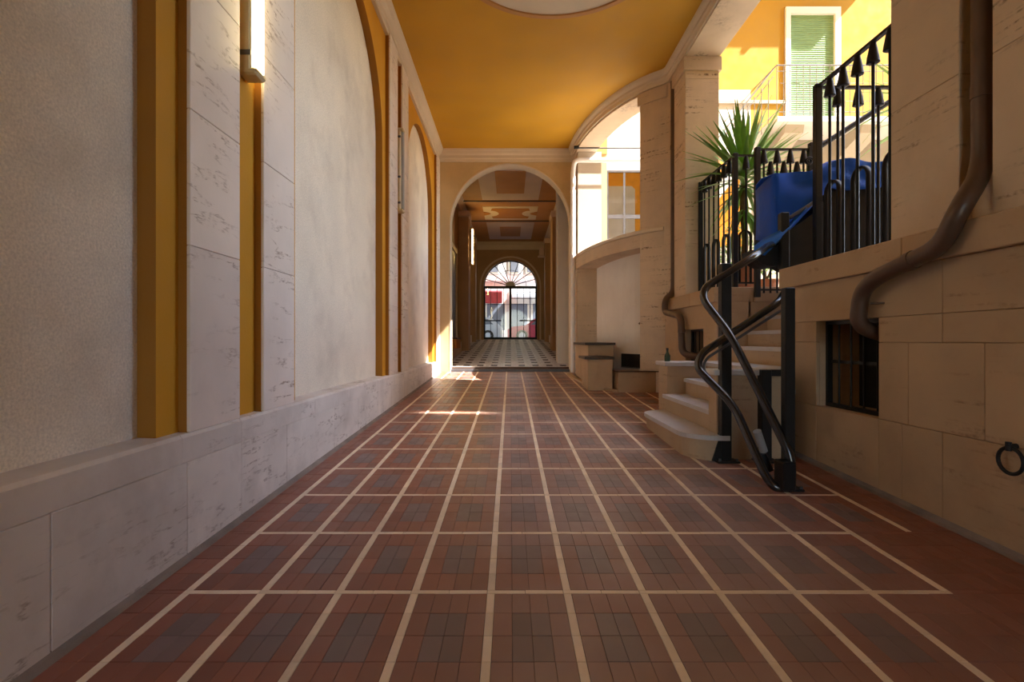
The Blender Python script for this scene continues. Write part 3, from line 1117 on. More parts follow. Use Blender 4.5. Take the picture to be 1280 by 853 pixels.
# white downpipe beside the far arch, its upper arm crosses the curved opening
t = thing('downpipe', 'white downpipe beside the far arch with a horizontal upper arm', 'pipe', (1.50, 11.6, .5))
mb = MB(); mb.tube(smooth_path([(3.6, 11.32, 5.20), (1.42, 11.32, 5.20), (1.395, 11.4, 5.0), (1.395, 11.4, .50)], .14, 6), .055, 14)
obj('pipe', mb, 'pipe_white', t, smooth=60)
for z in (4.5, 3.1, 1.6):
    mb = MB(); mb.tube([(1.395, 11.4, z), (1.395, 11.4, z + .05)], .062, 14); obj('collar', mb, 'pipe_white', t)
t = thing('tie_rod', 'thin iron tie rod across the top of the curved opening', 'rod', (2.4, 11.2, 5.28))
mb = MB(); mb.tube([(1.42, 11.1, 5.385), (4.2, 11.1, 5.385)], .016, 8); obj('rod', mb, 'iron_grey', t)
mb = MB(); mb.tube([(1.38, 11.1, 5.40), (1.48, 11.1, 5.40)], .035, 8); obj('anchor', mb, 'iron', t)


# ================================================================== WALL LAMPS
def tube_lamp(nm, lab, x, y, z0, z1_, lit, face=1, glow='tube_lit'):
    """slim wall fixture: back channel, tube, end caps, clips. face=+1 looks to +X."""
    t = thing(nm, lab, 'lamp', (x, y, z0), 'fluorescent tubes on the pilasters')
    mb = MB(); mb.box(x, x + face * .085, y - .07, y + .05, z0 + .02, z1_ - .02, .012); obj('channel', mb, 'lamp_cream', t)
    mb = MB(); mb.tube([(x + face * .095, y + .015, z0 + .045), (x + face * .095, y + .015, z1_ - .045)], .030, 14)
    obj('tube', mb, glow if lit else 'plastic_grey', t, smooth=50)
    for z in (z0, z1_ - .045):
        mb = MB(); mb.box(x + .0 * face, x + face * .128, y - .072, y + .055, z, z + .045, .014); obj('end_cap', mb, 'lamp_cream', t)
    for z in (z0 + .12, z0 + .5, z1_ - .15):
        mb = MB(); mb.box(x + face * .02, x + face * .088, y - .076, y - .068, z, z + .03); obj('clip', mb, 'iron_grey', t)
    return t


tube_lamp('wall_lamp', 'lit tube lamp in the groove of the nearest marble pilaster', XY, 3.25, 2.86, 4.10, True)
tube_lamp('wall_lamp', 'unlit tube lamp in the groove of the farther marble pilaster', XY, 7.59, 3.10, 4.34, False)

# small red notice on the third plaster panel
mb = MB(); mb.box(XP + .001, XP + .006, 8.68, 8.92, 2.20, 2.42)
t = obj('wall_notice', mb, 'red_sign'); tag(t, 'small faded red notice stuck on the farthest plaster panel', 'notice')

# ================================================================== STAIR LIFT RAILS
t = thing('stairlift_rail', 'black twin tube rails of a stair lift on posts beside the stair', 'stair lift rail', (1.9, 4.2, fz(4.0)))
YR = 4.30
up = [(2.62, 5.0, 2.16), (2.42, 4.80, 2.10), (2.08, YR + .02, 1.93), (1.56, YR - .02, 1.61), (1.74, 4.05, 1.25), (1.935, 3.66, 0.52), (1.975, 3.60, 0.38), (1.975, 3.60, 0.19), (1.90, 3.60, 0.165)]
mb = MB(); mb.tube(smooth_path(up, .16, 8), .031, 14); obj('upper_rail', mb, 'rail_black', t, smooth=60)
lo = [(2.37, 4.46, 1.60), (2.27, YR + .02, 1.53), (1.60, YR - .02, 1.10), (1.545, YR - .05, .98), (1.745, 4.0, .70), (1.82, 3.66, .24), (1.86, 3.60, 0.165), (1.95, 3.60, .165)]
mb = MB(); mb.tube(smooth_path(lo, .13, 8), .031, 14); obj('lower_rail', mb, 'rail_black', t, smooth=60)
rk = [(2.27, YR + .0, 1.455), (1.64, YR - .0, 1.05), (1.60, YR - .04, .97), (1.76, 4.02, .66)]
mb = MB(); mb.tube(smooth_path(rk, .1, 6), .012, 8); obj('rack', mb, 'iron_grey', t, smooth=60)


def post(x, y, z0, z1_, w, parent=t):
    mb = MB(); mb.box(x - w / 2, x + w / 2, y - w / 2, y + w / 2, z0, z1_, .006)
    p_ = obj('post', mb, 'iron', parent)
    mb = MB(); mb.box(x - w * 1.1, x + w * 1.1, y - w * 1.1, y + w * 1.1, z0 - .005, z0 + .012, .003); obj('base_plate', mb, 'iron', p_)
    for sx in (-1, 1):
        mb = MB(); mb.lathe([(.012, 0), (.012, .02)], (x + sx * w * .85, y - w * .85, z0 + .012), 6); obj('bolt', mb, 'iron_grey', p_)
    return p_


post(1.835, 4.38, fz(4.38), 1.86, .085)
post(1.985, 3.66, fz(3.66), 1.58, .07)
post(2.175, 4.38, fz(4.38), .955, .085)
mb = MB(); mb.prism([(1.80, .18), (1.72, .18), (1.79, .42)], 4.35, 4.41, 'y'); obj('gusset', mb, 'iron', t)
mb = MB(); mb.box(2.20, 2.34, 4.36, 4.40, .90, .955); obj('bracket', mb, 'iron', t)
mb = MB(); mb.box(1.88, 1.97, 3.52, 3.66, fz(3.6) + .02, .36, .01); obj('control_box', mb, 'plastic_black', t)
mb = MB(); mb.tube([(1.86, 3.86, .52), (1.93, 3.90, .36)], .030, 14); obj('motor', mb, 'plastic_grey', t, smooth=50)
mb = MB(); mb.tube([(1.90, 3.87, .34), (1.94, 3.84, .22)], .035, 12); obj('roller', mb, 'plastic_black', t, smooth=50)

# ================================================================== PLATFORM LIFT AND TARPAULIN
t = thing('platform_lift', 'black folded platform lift parked at the top of the stair', 'lift', (3.2, 5.0, 1.95))
mb = MB()
mb.prism([(2.62, 1.96), (2.72, 1.90), (3.95, 1.92), (3.95, 2.77), (3.22, 2.77), (3.10, 2.64), (2.95, 2.45), (2.80, 2.34), (2.60, 2.22)], 4.96, 5.22, 'y')
obj('body', mb, 'plastic_black', t)
mb = MB()
pr = [(2.52 + .18 * math.cos(a), 2.08 + .16 * math.sin(a)) for a in [math.pi + k * math.pi / 10 for k in range(11)]]
mb.prism(pr + [(2.90, 2.20)], 4.92, 5.18, 'y'); obj('drive_cover', mb, 'plastic_black', t, smooth=30)
mb = MB(); mb.box(2.56, 2.64, 4.83, 4.91, 1.88, 2.42, .01); obj('post', mb, 'iron', t)
mb = MB(); mb.tube([(2.65, 4.86, 2.37), (2.95, 4.86, 2.56)], .018, 10); obj('grab_bar', mb, 'iron_grey', t, smooth=50)

# tarpaulin: draped sheet with thickness, top, front, a fold and a hanging tongue
mb = MB()
nu, nv = 34, 22
rr = random.Random(5)
ph = [rr.uniform(0, 6.28) for _ in range(12)]
grid = []
for i in range(nu + 1):
    u = i / nu
    x = 2.545 + 1.42 * u
    rowp = []
    # drape profile across: back hem -> over the top -> front hem
    ztop = 2.83 + 0.012 * math.sin(7 * u + ph[0]) + 0.10 * max(0, min(1, (u - .22) / .18)) + .012 * math.sin(19 * u + ph[1])
    lowz = 2.20 + 0.52 * min(1.0, u / .36) ** 1.05 if u < .36 else 2.72 + .02 * math.sin(9 * u)
    lowz = max(2.06, lowz - 0.05)
    for j in range(nv + 1):
        v_ = j / nv
        if v_ < .35:
            yy = 5.34 - 0.0 * v_
            z = 2.25 + (ztop - 2.25) * (v_ / .35)
            yy = 5.34 + .02 * math.sin(8 * u + ph[2])
        elif v_ < .5:
            q = (v_ - .35) / .15
            yy = 5.34 - .42 * q
            z = ztop + .018 * math.sin(11 * u + 5 * q + ph[3]) + .02 * math.sin(math.pi * q)
        else:
            q = (v_ - .5) / .5
            yy = 4.92 - .035 * q + .016 * math.sin(13 * u + 4 * q + ph[4]) + .010 * math.sin(23 * u - 9 * q + ph[5])
            if q > .12: yy += .012
            z = ztop + (lowz - ztop) * q
        rowp.append((x + .010 * math.sin(9 * v_ + ph[6]), yy, z))
    grid.append(rowp)
# left end closes
cl = [(p[0] - .02, min(5.34, max(4.92, p[1])), p[2]) for p in grid[0]]
for rowp in grid: mb.v += rowp
for i in range(nu):
    for j in range(nv):
        a = i * (nv + 1) + j
        mb.face((a, a + 1, a + nv + 2, a + nv + 1))
# end flap (left side facing the passage)
b0 = len(mb.v)
back = [grid[0][j] for j in range(0, 8)]
front = [grid[0][nv - int(j * 11 / 7)] for j in range(0, 8)]
k0 = len(mb.v)
for j in range(8):
    for s_ in range(5):
        w = s_ / 4
        mb.v.append(tuple(front[j][c] * (1 - w) + back[j][c] * w - (0.012 * math.sin(math.pi * w) if c == 0 else 0) for c in range(3)))
for j in range(7):
    for s_ in range(4):
        a = k0 + j * 5 + s_
        mb.face((a, a + 1, a + 6, a + 5))
tarp = obj('tarpaulin', mb, 'tarp', smooth=50)
tag(tarp, 'blue tarpaulin draped over the parked platform lift', 'tarpaulin')
so = tarp.modifiers.new('thick', 'SOLIDIFY'); so.thickness = 0.006
# turned-out hem hanging from the front edge
mb = MB()
upp = [(2.318, 2.104), (2.417, 2.18), (2.532, 2.241), (2.646, 2.310), (2.760, 2.424), (2.80, 2.47)]
loww = [(2.288, 2.027), (2.417, 2.012), (2.532, 2.134), (2.640, 2.256), (2.765, 2.405), (2.80, 2.46)]
for i, ((xa, za), (xb, zb_)) in enumerate(zip(upp, loww)):
    for s_ in range(5):
        w = s_ / 4
        mb.v.append((xa * (1 - w) + xb * w, 4.875 - .045 * math.sin(math.pi * w * .8) + .012 * math.sin(i * 1.9), za * (1 - w) + zb_ * w))
for i in range(5):
    for s_ in range(4):
        a = i * 5 + s_
        mb.face((a, a + 1, a + 6, a + 5))
o = obj('hem_tongue', mb, 'tarp_light', tarp, smooth=60)
so = o.modifiers.new('thick', 'SOLIDIFY'); so.thickness = 0.006


# ================================================================== IRON RAILINGS WITH BELL FINIALS
bell_mb = MB().lathe([(.022, 0.0), (.022, -.012), (.030, -.05), (.042, -.12), (.047, -.155), (.040, -.160), (.020, -.160)], (0, 0, 0), 12)
bell_me = mesh_of('bell_cap', bell_mb, 'iron', smooth=40)
bar_cache = {}


def railing(nm, lab, a, b, z0, z1_, n, posts=(True, True), hoops=True, low_bells=False, group=None):
    a, b = Vector(a), Vector(b)
    t = thing(nm, lab, 'railing', ((a.x + b.x) / 2, (a.y + b.y) / 2, z0), group)
    d = (b - a).normalized()
    nrm = Vector((-d.y, d.x))
    for i, (p, on) in enumerate(((a, posts[0]), (b, posts[1]))):
        if on:
            mb = MB(); mb.box(p.x - .03, p.x + .03, p.y - .03, p.y + .03, z0 - .03, z1_ + .015, .004); obj('post', mb, 'iron', t)

    def flat(z, w, h, name):
        mb = MB()
        c = [(a + nrm * w), (b + nrm * w), (b - nrm * w), (a - nrm * w)]
        mb.prism([(p.x, p.y) for p in c], z - h, z)
        obj(name, mb, 'iron', t)
    flat(z1_, .018, .022, 'top_rail')
    flat(z0 + .07, .016, .02, 'bottom_rail')
    for k in range(1, n + 1):
        p = a + (b - a) * (k / (n + 1.0))
        low_ = low_bells and k % 2 == 0
        zt = z1_ - (.16 if low_ else .02)
        key = (round(z0, 2), round(zt, 2))
        if key not in bar_cache:
            mb = MB().tube([(0, 0, 0), (0, 0, zt - z0 - .02)], .0125, 8)
            bar_cache[key] = mesh_of('bar', mb, 'iron', smooth=50)
        br = inst('bar', bar_cache[key], (p.x, p.y, z0 + .02), t)
        inst('bell_cap', bell_me, (p.x, p.y, zt), br)
    if hoops:
        for k in range(1, n + 1, 2):
            p = a + (b - a) * (k / (n + 1.0))
            w = (b - a).length / (n + 1.0) * .56
            pts = []
            for s_ in range(11):
                an = math.pi * s_ / 10
                pts.append((p.x + d.x * w * math.cos(an), p.y + d.y * w * math.cos(an), 2.52 + w * math.sin(an)))
            pts = [(pts[0][0], pts[0][1], z0 + .05)] + pts + [(pts[-1][0], pts[-1][1], z0 + .05)]
            mb = MB()
            base = len(mb.v)
            for (x, y, z) in pts:
                for s_ in (-1, 1):
                    mb.v.append((x + nrm.x * .022 * s_ + nrm.x * .03, y + nrm.y * .022 * s_ + nrm.y * .03, z))
            for i in range(len(pts) - 1):
                mb.face((i * 2, i * 2 + 1, i * 2 + 3, i * 2 + 2))
            o_ = obj('hoop', mb, 'iron', t, smooth=60)
            s2 = o_.modifiers.new('thick', 'SOLIDIFY'); s2.thickness = .016
    return t


G = 'black iron railings with bell finials'
ZR = 3.54
railing('iron_railing', 'black iron railing with bell finials between the pier and the yucca corner', (2.82, 7.60), (2.82, 6.43), ZT, ZR, 6, group=G)
railing('iron_railing', 'short black iron railing facing the passage in front of the yucca', (2.82, 6.43), (3.10, 6.43), ZT, ZR, 1, (False, True), group=G)
railing('iron_railing', 'tall black iron railing rising above the blue tarpaulin next to the big pillar', (2.82, 4.70), (2.82, 3.62), ZT, ZR, 5, group=G)
railing('iron_railing', 'black iron railing running back from the near stair corner behind the tarpaulin', (2.82, 4.70), (3.75, 4.70), ZT, ZR, 4, (False, True), hoops=False, group=G)
t = railing('iron_gate', 'black iron gate leaf with two rows of bell finials left of the tarpaulin', (2.99, 6.20), (3.63, 6.20), 1.76, 3.53, 7, hoops=False, low_bells=True)
t['category'] = 'gate'
# scroll post and the rising handrail behind
t = thing('stair_handrail', 'thick black iron handrail climbing to the right behind the railing', 'handrail', (3.7, 6.2, ZT))
mb = MB(); mb.box(3.62, 3.69, 6.17, 6.24, ZT, 3.60, .004); obj('post', mb, 'iron', t)
mb = MB(); mb.tube([(3.66, 6.2, 3.50), (5.5, 6.2, 4.68)], .032, 10); obj('rail', mb, 'iron', t, smooth=50)
mb = MB(); mb.tube([(3.59 + .05 * math.cos(a) * (1 - a / 14), 6.15, 3.36 + .05 * math.sin(a) * (1 - a / 14)) for a in [k * .5 for k in range(22)]], .014, 8); obj('scroll', mb, 'iron', t, smooth=50)

# ================================================================== TERRACE AND COURTYARD
mb = MB()
mb.box(2.95, 16.0, Y_F + .3, 13.0, 1.60, 1.845)
mb.box(2.95, 16.0, -8.0, Y_N - .2, 1.60, 1.845)
mb.box(5.3, 16.0, Y_N - .2, Y_F + .3, 1.60, 1.845)
tag(obj('floor_terrace', mb, 'terrace_floor'), 'pale paved courtyard terrace behind the iron railings', 'terrace', kind='structure')

def blade(L, w, bend):
    mb = MB()
    n = 7
    for i in range(n + 1):
        q = i / n
        ww = w * (0.55 + 1.3 * q * (1 - q) * 1.6) * (1 - q ** 3) * .5 + .0006
        z = L * q
        y = -bend * L * q * q
        mb.v += [(-ww, y + ww * .35, z), (0, y, z), (ww, y + ww * .35, z), (0, y + .004, z)]
    for i in range(n):
        a = i * 4
        for k in range(4):
            mb.face((a + k, a + (k + 1) % 4, a + 4 + (k + 1) % 4, a + 4 + k))
    mb.face((0, 3, 2, 1))
    return mesh_of('leaf', mb, 'leaf', smooth=50)


blades = [blade(L, w, b) for L, w, b in ((.90, .075, .04), (.84, .075, .10), (.76, .065, .18), (.66, .06, .32))]


def yucca(lab, x0, y0, top, layers, seed, keep=lambda d: True):
    t = thing('potted_yucca', lab, 'plant', (x0, y0, 1.845))
    mb = MB(); mb.lathe([(.15, 0), (.17, .02), (.22, .34), (.245, .35), (.245, .40), (.21, .40), (.20, .36)], (x0, y0, 1.845), 20); obj('pot', mb, 'terracotta', t, smooth=40)
    mb = MB(); mb.lathe([(.20, .0), (.19, .02)], (x0, y0, 2.19), 16); obj('earth', mb, 'soil', t)
    h = top - 2.15
    mb = MB(); mb.tube([(x0, y0, 2.15), (x0 + .02, y0, 2.15 + h * .35), (x0 - .01, y0 + .01, 2.15 + h * .67), (x0 + .01, y0, top)], [.05, .042, .04, .045], 10); obj('trunk', mb, 'trunk', t, smooth=60)
    rr = random.Random(seed)
    for (dz, cnt, lo_e, hi_e, sc) in layers:
        for k in range(cnt):
            az = k * 2.39996 + rr.uniform(-.25, .25)
            el = R(lo_e + (hi_e - lo_e) * ((k + .5) / cnt) ** .9 + rr.uniform(-6, 6))
            d = Vector((math.cos(az) * math.cos(el), math.sin(az) * math.cos(el), math.sin(el)))
            bi = min(3, int(max(0, (1 - math.sin(el)) * 2.2) + rr.random() * .8))
            s_ = sc * rr.uniform(.85, 1.1)
            zj_ = rr.uniform(-.05, .06)
            if not keep(d): continue
            zax = d
            xax = Vector((0, 0, 1)).cross(zax)
            xax = xax.normalized() if xax.length > .01 else Vector((1, 0, 0))
            yax = zax.cross(xax)
            mt = Matrix((xax, yax, zax)).transposed()
            inst('leaf', blades[bi], (x0 + d.x * .03, y0 + d.y * .03, top + dz + zj_), t, mt.to_euler(), (s_, s_, s_))


yucca('tall yucca with spiky green leaves in a pot behind the corner railing', 3.20, 7.02, 3.42,
      ((.03, 74, -8, 84, 1.08), (-.12, 26, -40, 10, .95), (-.44, 22, -65, -15, .9)), 11, lambda d: not (d.x < -0.35 and d.y > .55))
yucca('taller yucca whose leaf tips show beside the big pillar above the railing', 5.55, 6.95, 4.45,
      ((.03, 50, -20, 84, 1.05), (-.3, 20, -55, 0, .95)), 5)


def shrub(nm, lab, c, rad, h, n, mat_, seed):
    t = thing(nm, lab, 'shrub', (c[0], c[1], c[2]))
    rs = random.Random(seed)
    mb = MB(); mb.lathe([(.13, 0), (.18, .28), (.20, .29), (.20, .32), (.16, .32)], (c[0], c[1], c[2]), 14); obj('pot', mb, 'terracotta', t, smooth=40)
    for k in range(5):
        a = k * 1.3
        mb = MB(); mb.tube([(c[0], c[1], c[2] + .3), (c[0] + .3 * rad * math.cos(a), c[1] + .3 * rad * math.sin(a), c[2] + .3 + h * .4), (c[0] + .6 * rad * math.cos(a), c[1] + .6 * rad * math.sin(a), c[2] + .3 + h * .8)], [.014, .010, .005], 6)
        obj('stem', mb, 'trunk', t)
    mb = MB()
    for k in range(n):
        a, e = rs.uniform(0, 6.28), rs.uniform(-1, 1)
        q = rs.random() ** .4
        p = Vector((c[0] + rad * q * math.cos(a) * math.sqrt(1 - e * e), c[1] + rad * q * math.sin(a) * math.sqrt(1 - e * e), c[2] + .3 + h * .55 + h * .5 * q * e))
        d1 = Vector((rs.uniform(-1, 1), rs.uniform(-1, 1), rs.uniform(-.4, 1))).normalized()
        d2 = d1.orthogonal().normalized()
        L = rs.uniform(.05, .09)
        mb.add([p, p + d1 * L * .5 + d2 * L * .28, p + d1 * L, p + d1 * L * .5 - d2 * L * .28], [(0, 1, 2, 3)])
    o_ = obj('foliage', mb, mat_, t)
    o_['kind'] = 'stuff'


shrub('potted_shrub', 'bright green leafy shrub in a pot behind the bars below the yucca', (3.42, 7.75, 1.845), .34, .75, 420, 'leaf_bright', 2)
shrub('potted_shrub', 'green leafy shrub in a pot seen low between the gate bars', (4.05, 8.1, 1.845), .30, .55, 320, 'leaf_bright', 4)

# the building across the courtyard
FYD = 13.0
bd = thing('courtyard_building', 'sunlit yellow and white building across the courtyard with a green shuttered balcony door', 'building', (7.0, FYD + .5, 1.845))
mb = MB(); mb.box(1.2, 4.4, FYD, FYD + .5, 0, 8.6); mb.box(4.4, 6.1, FYD, FYD + .5, 0, 7.58); obj('lower_wall', mb, 'facade_white', bd)
mb = MB(); mb.box(6.1, 22.0, FYD, FYD + .5, 0, 6.3); obj('lower_wall', mb, 'facade_beige', bd)
mb = MB(); mb.box(1.2, 4.4, FYD, FYD + .5, 8.6, 16); mb.box(4.4, 6.95, FYD, FYD + .5, 7.58, 16); mb.box(6.95, 8.38, FYD, FYD + .5, 9.68, 16); mb.box(8.38, 22, FYD, FYD + .5, 6.3, 16)
mb.box(6.1, 6.95, FYD, FYD + .5, 6.3, 7.58)
obj('upper_wall', mb, 'facade_yellow', bd)
mb = MB(); mb.box(1.2, 6.95, FYD - .05, FYD, 7.22, 7.30); obj('string_band', mb, 'facade_beige', bd)
# green shutter in its white surround
mb = MB()
mb.box(6.97, 7.09, FYD - .06, FYD + .1, 6.43, 9.66); mb.box(8.22, 8.36, FYD - .06, FYD + .1, 6.43, 9.66); mb.box(7.09, 8.22, FYD - .06, FYD + .1, 9.49, 9.66)
dr = obj('door_surround', mb, 'frame_white', bd)
mb = MB()
z = 6.43
while z < 9.48:
    mb.prism([(FYD + .03, z), (FYD + .015, z + .025), (FYD + .03, z + .05), (FYD + .06, z + .05), (FYD + .06, z)], 7.09, 8.22, 'x')
    z += .054
obj('roller_shutter', mb, 'shutter_green', dr)
# balcony with railing
mb = MB(); mb.box(6.2, 11.5, 11.9, FYD, 6.30, 6.43, .01); bal = obj('balcony_slab', mb, 'facade_white', bd)
for x in (6.7, 8.5, 10.3):
    mb = MB(); mb.prism([(12.05, 6.30), (FYD, 6.30), (FYD, 5.75), (12.75, 5.9), (12.1, 6.12)], x - .22, x + .22, 'x'); obj('bracket', mb, 'facade_beige', bal)
mb = MB()
mb.tube([(6.22, 11.95, 7.64), (11.4, 11.95, 7.64)], .016, 6); mb.tube([(6.22, 11.95, 7.50), (11.4, 11.95, 7.50)], .009, 6); mb.tube([(6.22, 11.95, 6.55), (11.4, 11.95, 6.55)], .010, 6)
mb.tube([(6.22, 11.95, 7.64), (6.22, 13.0, 7.64)], .016, 6); mb.tube([(6.22, 11.95, 6.55), (6.22, 13.0, 6.55)], .010, 6)
rl = obj('balcony_rail', mb, 'rail_silver', bd)
xx = 6.22
bm_ = mesh_of('baluster', MB().tube([(0, 0, 0), (0, 0, 1.22)], .008, 6), 'rail_silver')
while xx < 10.2:
    inst('baluster', bm_, (xx, 11.95, 6.43), rl)
    xx += .155
for zz in (7.22, 6.80):
    mb = MB()
    x = 6.3
    while x < 10:
        mb.tube([(x, 11.95, zz), (x + .45, 11.95, zz), (x + .45, 11.95, zz - .14), (x + .62, 11.95, zz - .14), (x + .62, 11.95, zz), (x + .9, 11.95, zz)], .007, 6)
        x += .9
    obj('meander_bar', mb, 'rail_silver', rl)
# outside stair flight coming down from the balcony, with its rail
mb = MB()
mb.prism([(6.2, 6.43), (6.2, 6.20), (4.3, 3.75), (4.1, 3.95)], 12.1, 12.9, 'y')
fl = obj('stair_flight', mb, 'facade_white', bd)
mb = MB()
mb.tube([(6.22, 12.1, 7.64), (4.1, 12.1, 4.98)], .018, 6); mb.tube([(6.22, 12.1, 7.46), (4.1, 12.1, 4.80)], .010, 6); mb.tube([(6.22, 12.1, 6.55), (4.1, 12.1, 3.95)], .010, 6)
sr = obj('flight_rail', mb, 'rail_silver', bd)
for k in range(12):
    x = 6.1 - k * .165
    zb_ = 6.43 - (6.22 - x) * 1.24
    mb = MB(); mb.tube([(x, 12.1, zb_), (x, 12.1, zb_ + 1.1)], .009, 6); obj('baluster', mb, 'rail_silver', sr)
# upper balcony whose shadow falls over the shutter
mb = MB(); mb.box(2.5, 9.8, 12.2, FYD, 11.0, 11.15); 
for x in (4.0, 5.3, 6.6, 8.0): mb.box(x, x + .10, 12.18, 12.4, 10.88, 11.0)
obj('upper_balcony', mb, 'facade_white', bd)
# low blind arches under the balcony
for x in (7.0, 9.3):
    mb = MB()
    pts = [(x - .9, 3.2)] + [(x - .9 * math.cos(math.pi * k / 14), 3.9 + .75 * math.sin(math.pi * k / 14)) for k in range(15)] + [(x + .9, 3.2)]
    pin = [(x - .78, 3.2)] + [(x - .78 * math.cos(math.pi * k / 14), 3.9 + .63 * math.sin(math.pi * k / 14)) for k in range(15)] + [(x + .78, 3.2)]
    n_ = len(pts)
    mb.v = [(a, FYD - .06, b) for a, b in pts] + [(a, FYD - .06, b) for a, b in pin] + [(a, FYD + .01, b) for a, b in pts] + [(a, FYD + .01, b) for a, b in pin]
    for i in range(n_ - 1):
        mb.face((i, i + 1, n_ + i + 1, n_ + i)); mb.face((i, i + 1, 2 * n_ + i + 1, 2 * n_ + i)); mb.face((n_ + i, n_ + i + 1, 3 * n_ + i + 1, 3 * n_ + i))
    obj('arch_moulding', mb, 'facade_white', bd)
# orange curtained window seen through the curved bay
mb = MB()
X0, X1, Z0, Z1 = 2.43, 3.62, 3.72, 5.52
mb.box(X0, X0 + .05, FYD - .05, FYD, Z0, Z1); mb.box(X1 - .05, X1, FYD - .05, FYD, Z0, Z1)
mb.box(X0 + .05, X1 - .05, FYD - .05, FYD, Z1 - .05, Z1); mb.box(X0 + .05, X1 - .05, FYD - .05, FYD, Z0, Z0 + .05)
mb.box(2.86, 2.91, FYD - .045, FYD, Z0 + .05, Z1 - .05)
wd = obj('window_frame', mb, 'iron_grey', bd)
mb = MB(); mb.box(X0 + .05, X1 - .05, FYD - .040, FYD, 4.30, 4.40); obj('window_transom', mb, 'iron_grey', wd)
mb = MB(); mb.box(X0 + .05, X1 - .05, FYD - .010, FYD - .002, Z0 + .05, Z1 - .05); obj('curtain', mb, 'orange_curtain', wd)
mb = MB(); mb.prism([(2.48, 3.8), (3.16, 3.8), (3.16, 5.05), (3.08, 5.13), (2.48, 5.13)], FYD - .018, FYD - .011, 'y'); obj('sheer_curtain', mb, 'sheer', wd)
for (a, b) in ((X0 + .05, 2.86), (2.91, X1 - .05)):
    mb = MB(); mb.box(a, b, FYD - .030, FYD - .026, Z0 + .05, Z1 - .05); obj('pane', mb, 'pane_glass', wd)
# orange doorway and a white doorway low down behind the yucca
mb = MB(); mb.box(4.9, 6.0, FYD - .03, FYD + .01, 3.6, 5.9); dw = obj('doorway', mb, 'orange_curtain', bd)
mb = MB(); mb.box(4.8, 4.9, FYD - .05, FYD, 1.845, 6.0); mb.box(6.0, 6.1, FYD - .05, FYD, 1.845, 6.0); mb.box(4.9, 6.0, FYD - .05, FYD, 5.9, 6.0); obj('doorway_frame', mb, 'frame_white', dw)

# unseen tall block added behind the pillar to throw the terrace into shade
wg = thing('courtyard_shade_block', 'unseen tall yellow block added beside the courtyard to shade the terrace', 'building', (9.0, -3.0, 0))
mb = MB(); mb.box(3.2, 24, -9.0, 1.0, 0, 15.0); obj('wall', mb, 'facade_yellow', wg)
# added screen wall, its hole sized to throw the sun streak on the floor
mb = MB(); mb.box(3.2, 13.9, 0.75, 1.0, 15.0, 26); mb.box(15.3, 24, 0.75, 1.0, 15.0, 26); mb.box(13.9, 15.3, 0.75, 1.0, 15.0, 16.7); mb.box(13.9, 15.3, 0.75, 1.0, 17.9, 26)
obj('sun_streak_screen', mb, 'facade_yellow', wg)
mb = MB(); mb.box(3.2, 24, 1.0, 1.25, 14.8, 15.0); obj('eaves', mb, 'facade_white', wg)
# house storeys over the passage, extra height added unseen to shade the street
mb = MB(); mb.prism(CEIL_POLY, 6.1, 15.0); mb.box(-22, 22, 13.5, 23.5, 6.1, 16.0); mb.box(-22, 22, 20.5, 23.5, 16.0, 34.0)
tag(obj('wall_upper', mb, 'facade_yellow'), 'yellow upper storeys of the house above the passage, with unseen height added to shade the street', 'wall', kind='structure')

# ================================================================== ENTRANCE HALL BEYOND THE ARCH
HY0, HY1 = 12.22, 23.0
mb = MB()
mb.add([(-2.2, 12.14, fz(12.15)), (2.2, 12.14, fz(12.15)), (2.2, 24.0, fz(24)), (-2.2, 24.0, fz(24)),
        (-2.2, 12.14, .2), (2.2, 12.14, .2), (2.2, 24.0, .2), (-2.2, 24.0, .2)],
       [(0, 1, 2, 3), (4, 5, 6, 7), (0, 1, 5, 4), (2, 3, 7, 6)])
fl2 = obj('floor_hall', mb, 'grout', origin=(0, 0, 0))
tag(fl2, 'worn tiled hall floor climbing from the arch to the street gate', 'floor', kind='structure')
ht, hs = [], []
j = 0
while True:
    y0 = 12.20 + .68 * j
    if y0 > 23.4: break
    for q in range(4):
        yc = y0 + .03 + .1625 * (q + .5)
        for k in range(-5, 5):
            xk = k * PX + .11
            for tt in range(4):
                x = xk + LW / 2 + TW * (tt + .5)
                if abs(x) < 1.75: ht.append((x, yc, TW, .1625, 1 if (tt in (1, 2) and q in (1, 2) and abs(k + .5) < 4.6) else 0))
            if abs(xk) < 1.75: hs.append((xk, yc, LW, .1625))
    x = -1.7
    while x < 1.7:
        hs.append((x + PX / 4, y0 + .015, PX / 2, .03)); x += PX / 2
    j += 1
M('tile_pale', (0.68, 0.63, 0.62), 0.17, 0.10, 3.0, piece=0.08)
M('tile_dark', (0.09, 0.075, 0.075), 0.17, 0.10, 3.0, piece=0.10)
field('tile_field', ht, ['tile_pale', 'tile_dark'], lambda x, y: fz(y) + .004, fl2)
field('strip_field', hs, ['tile_pale'], lambda x, y: fz(y) + .004, fl2)

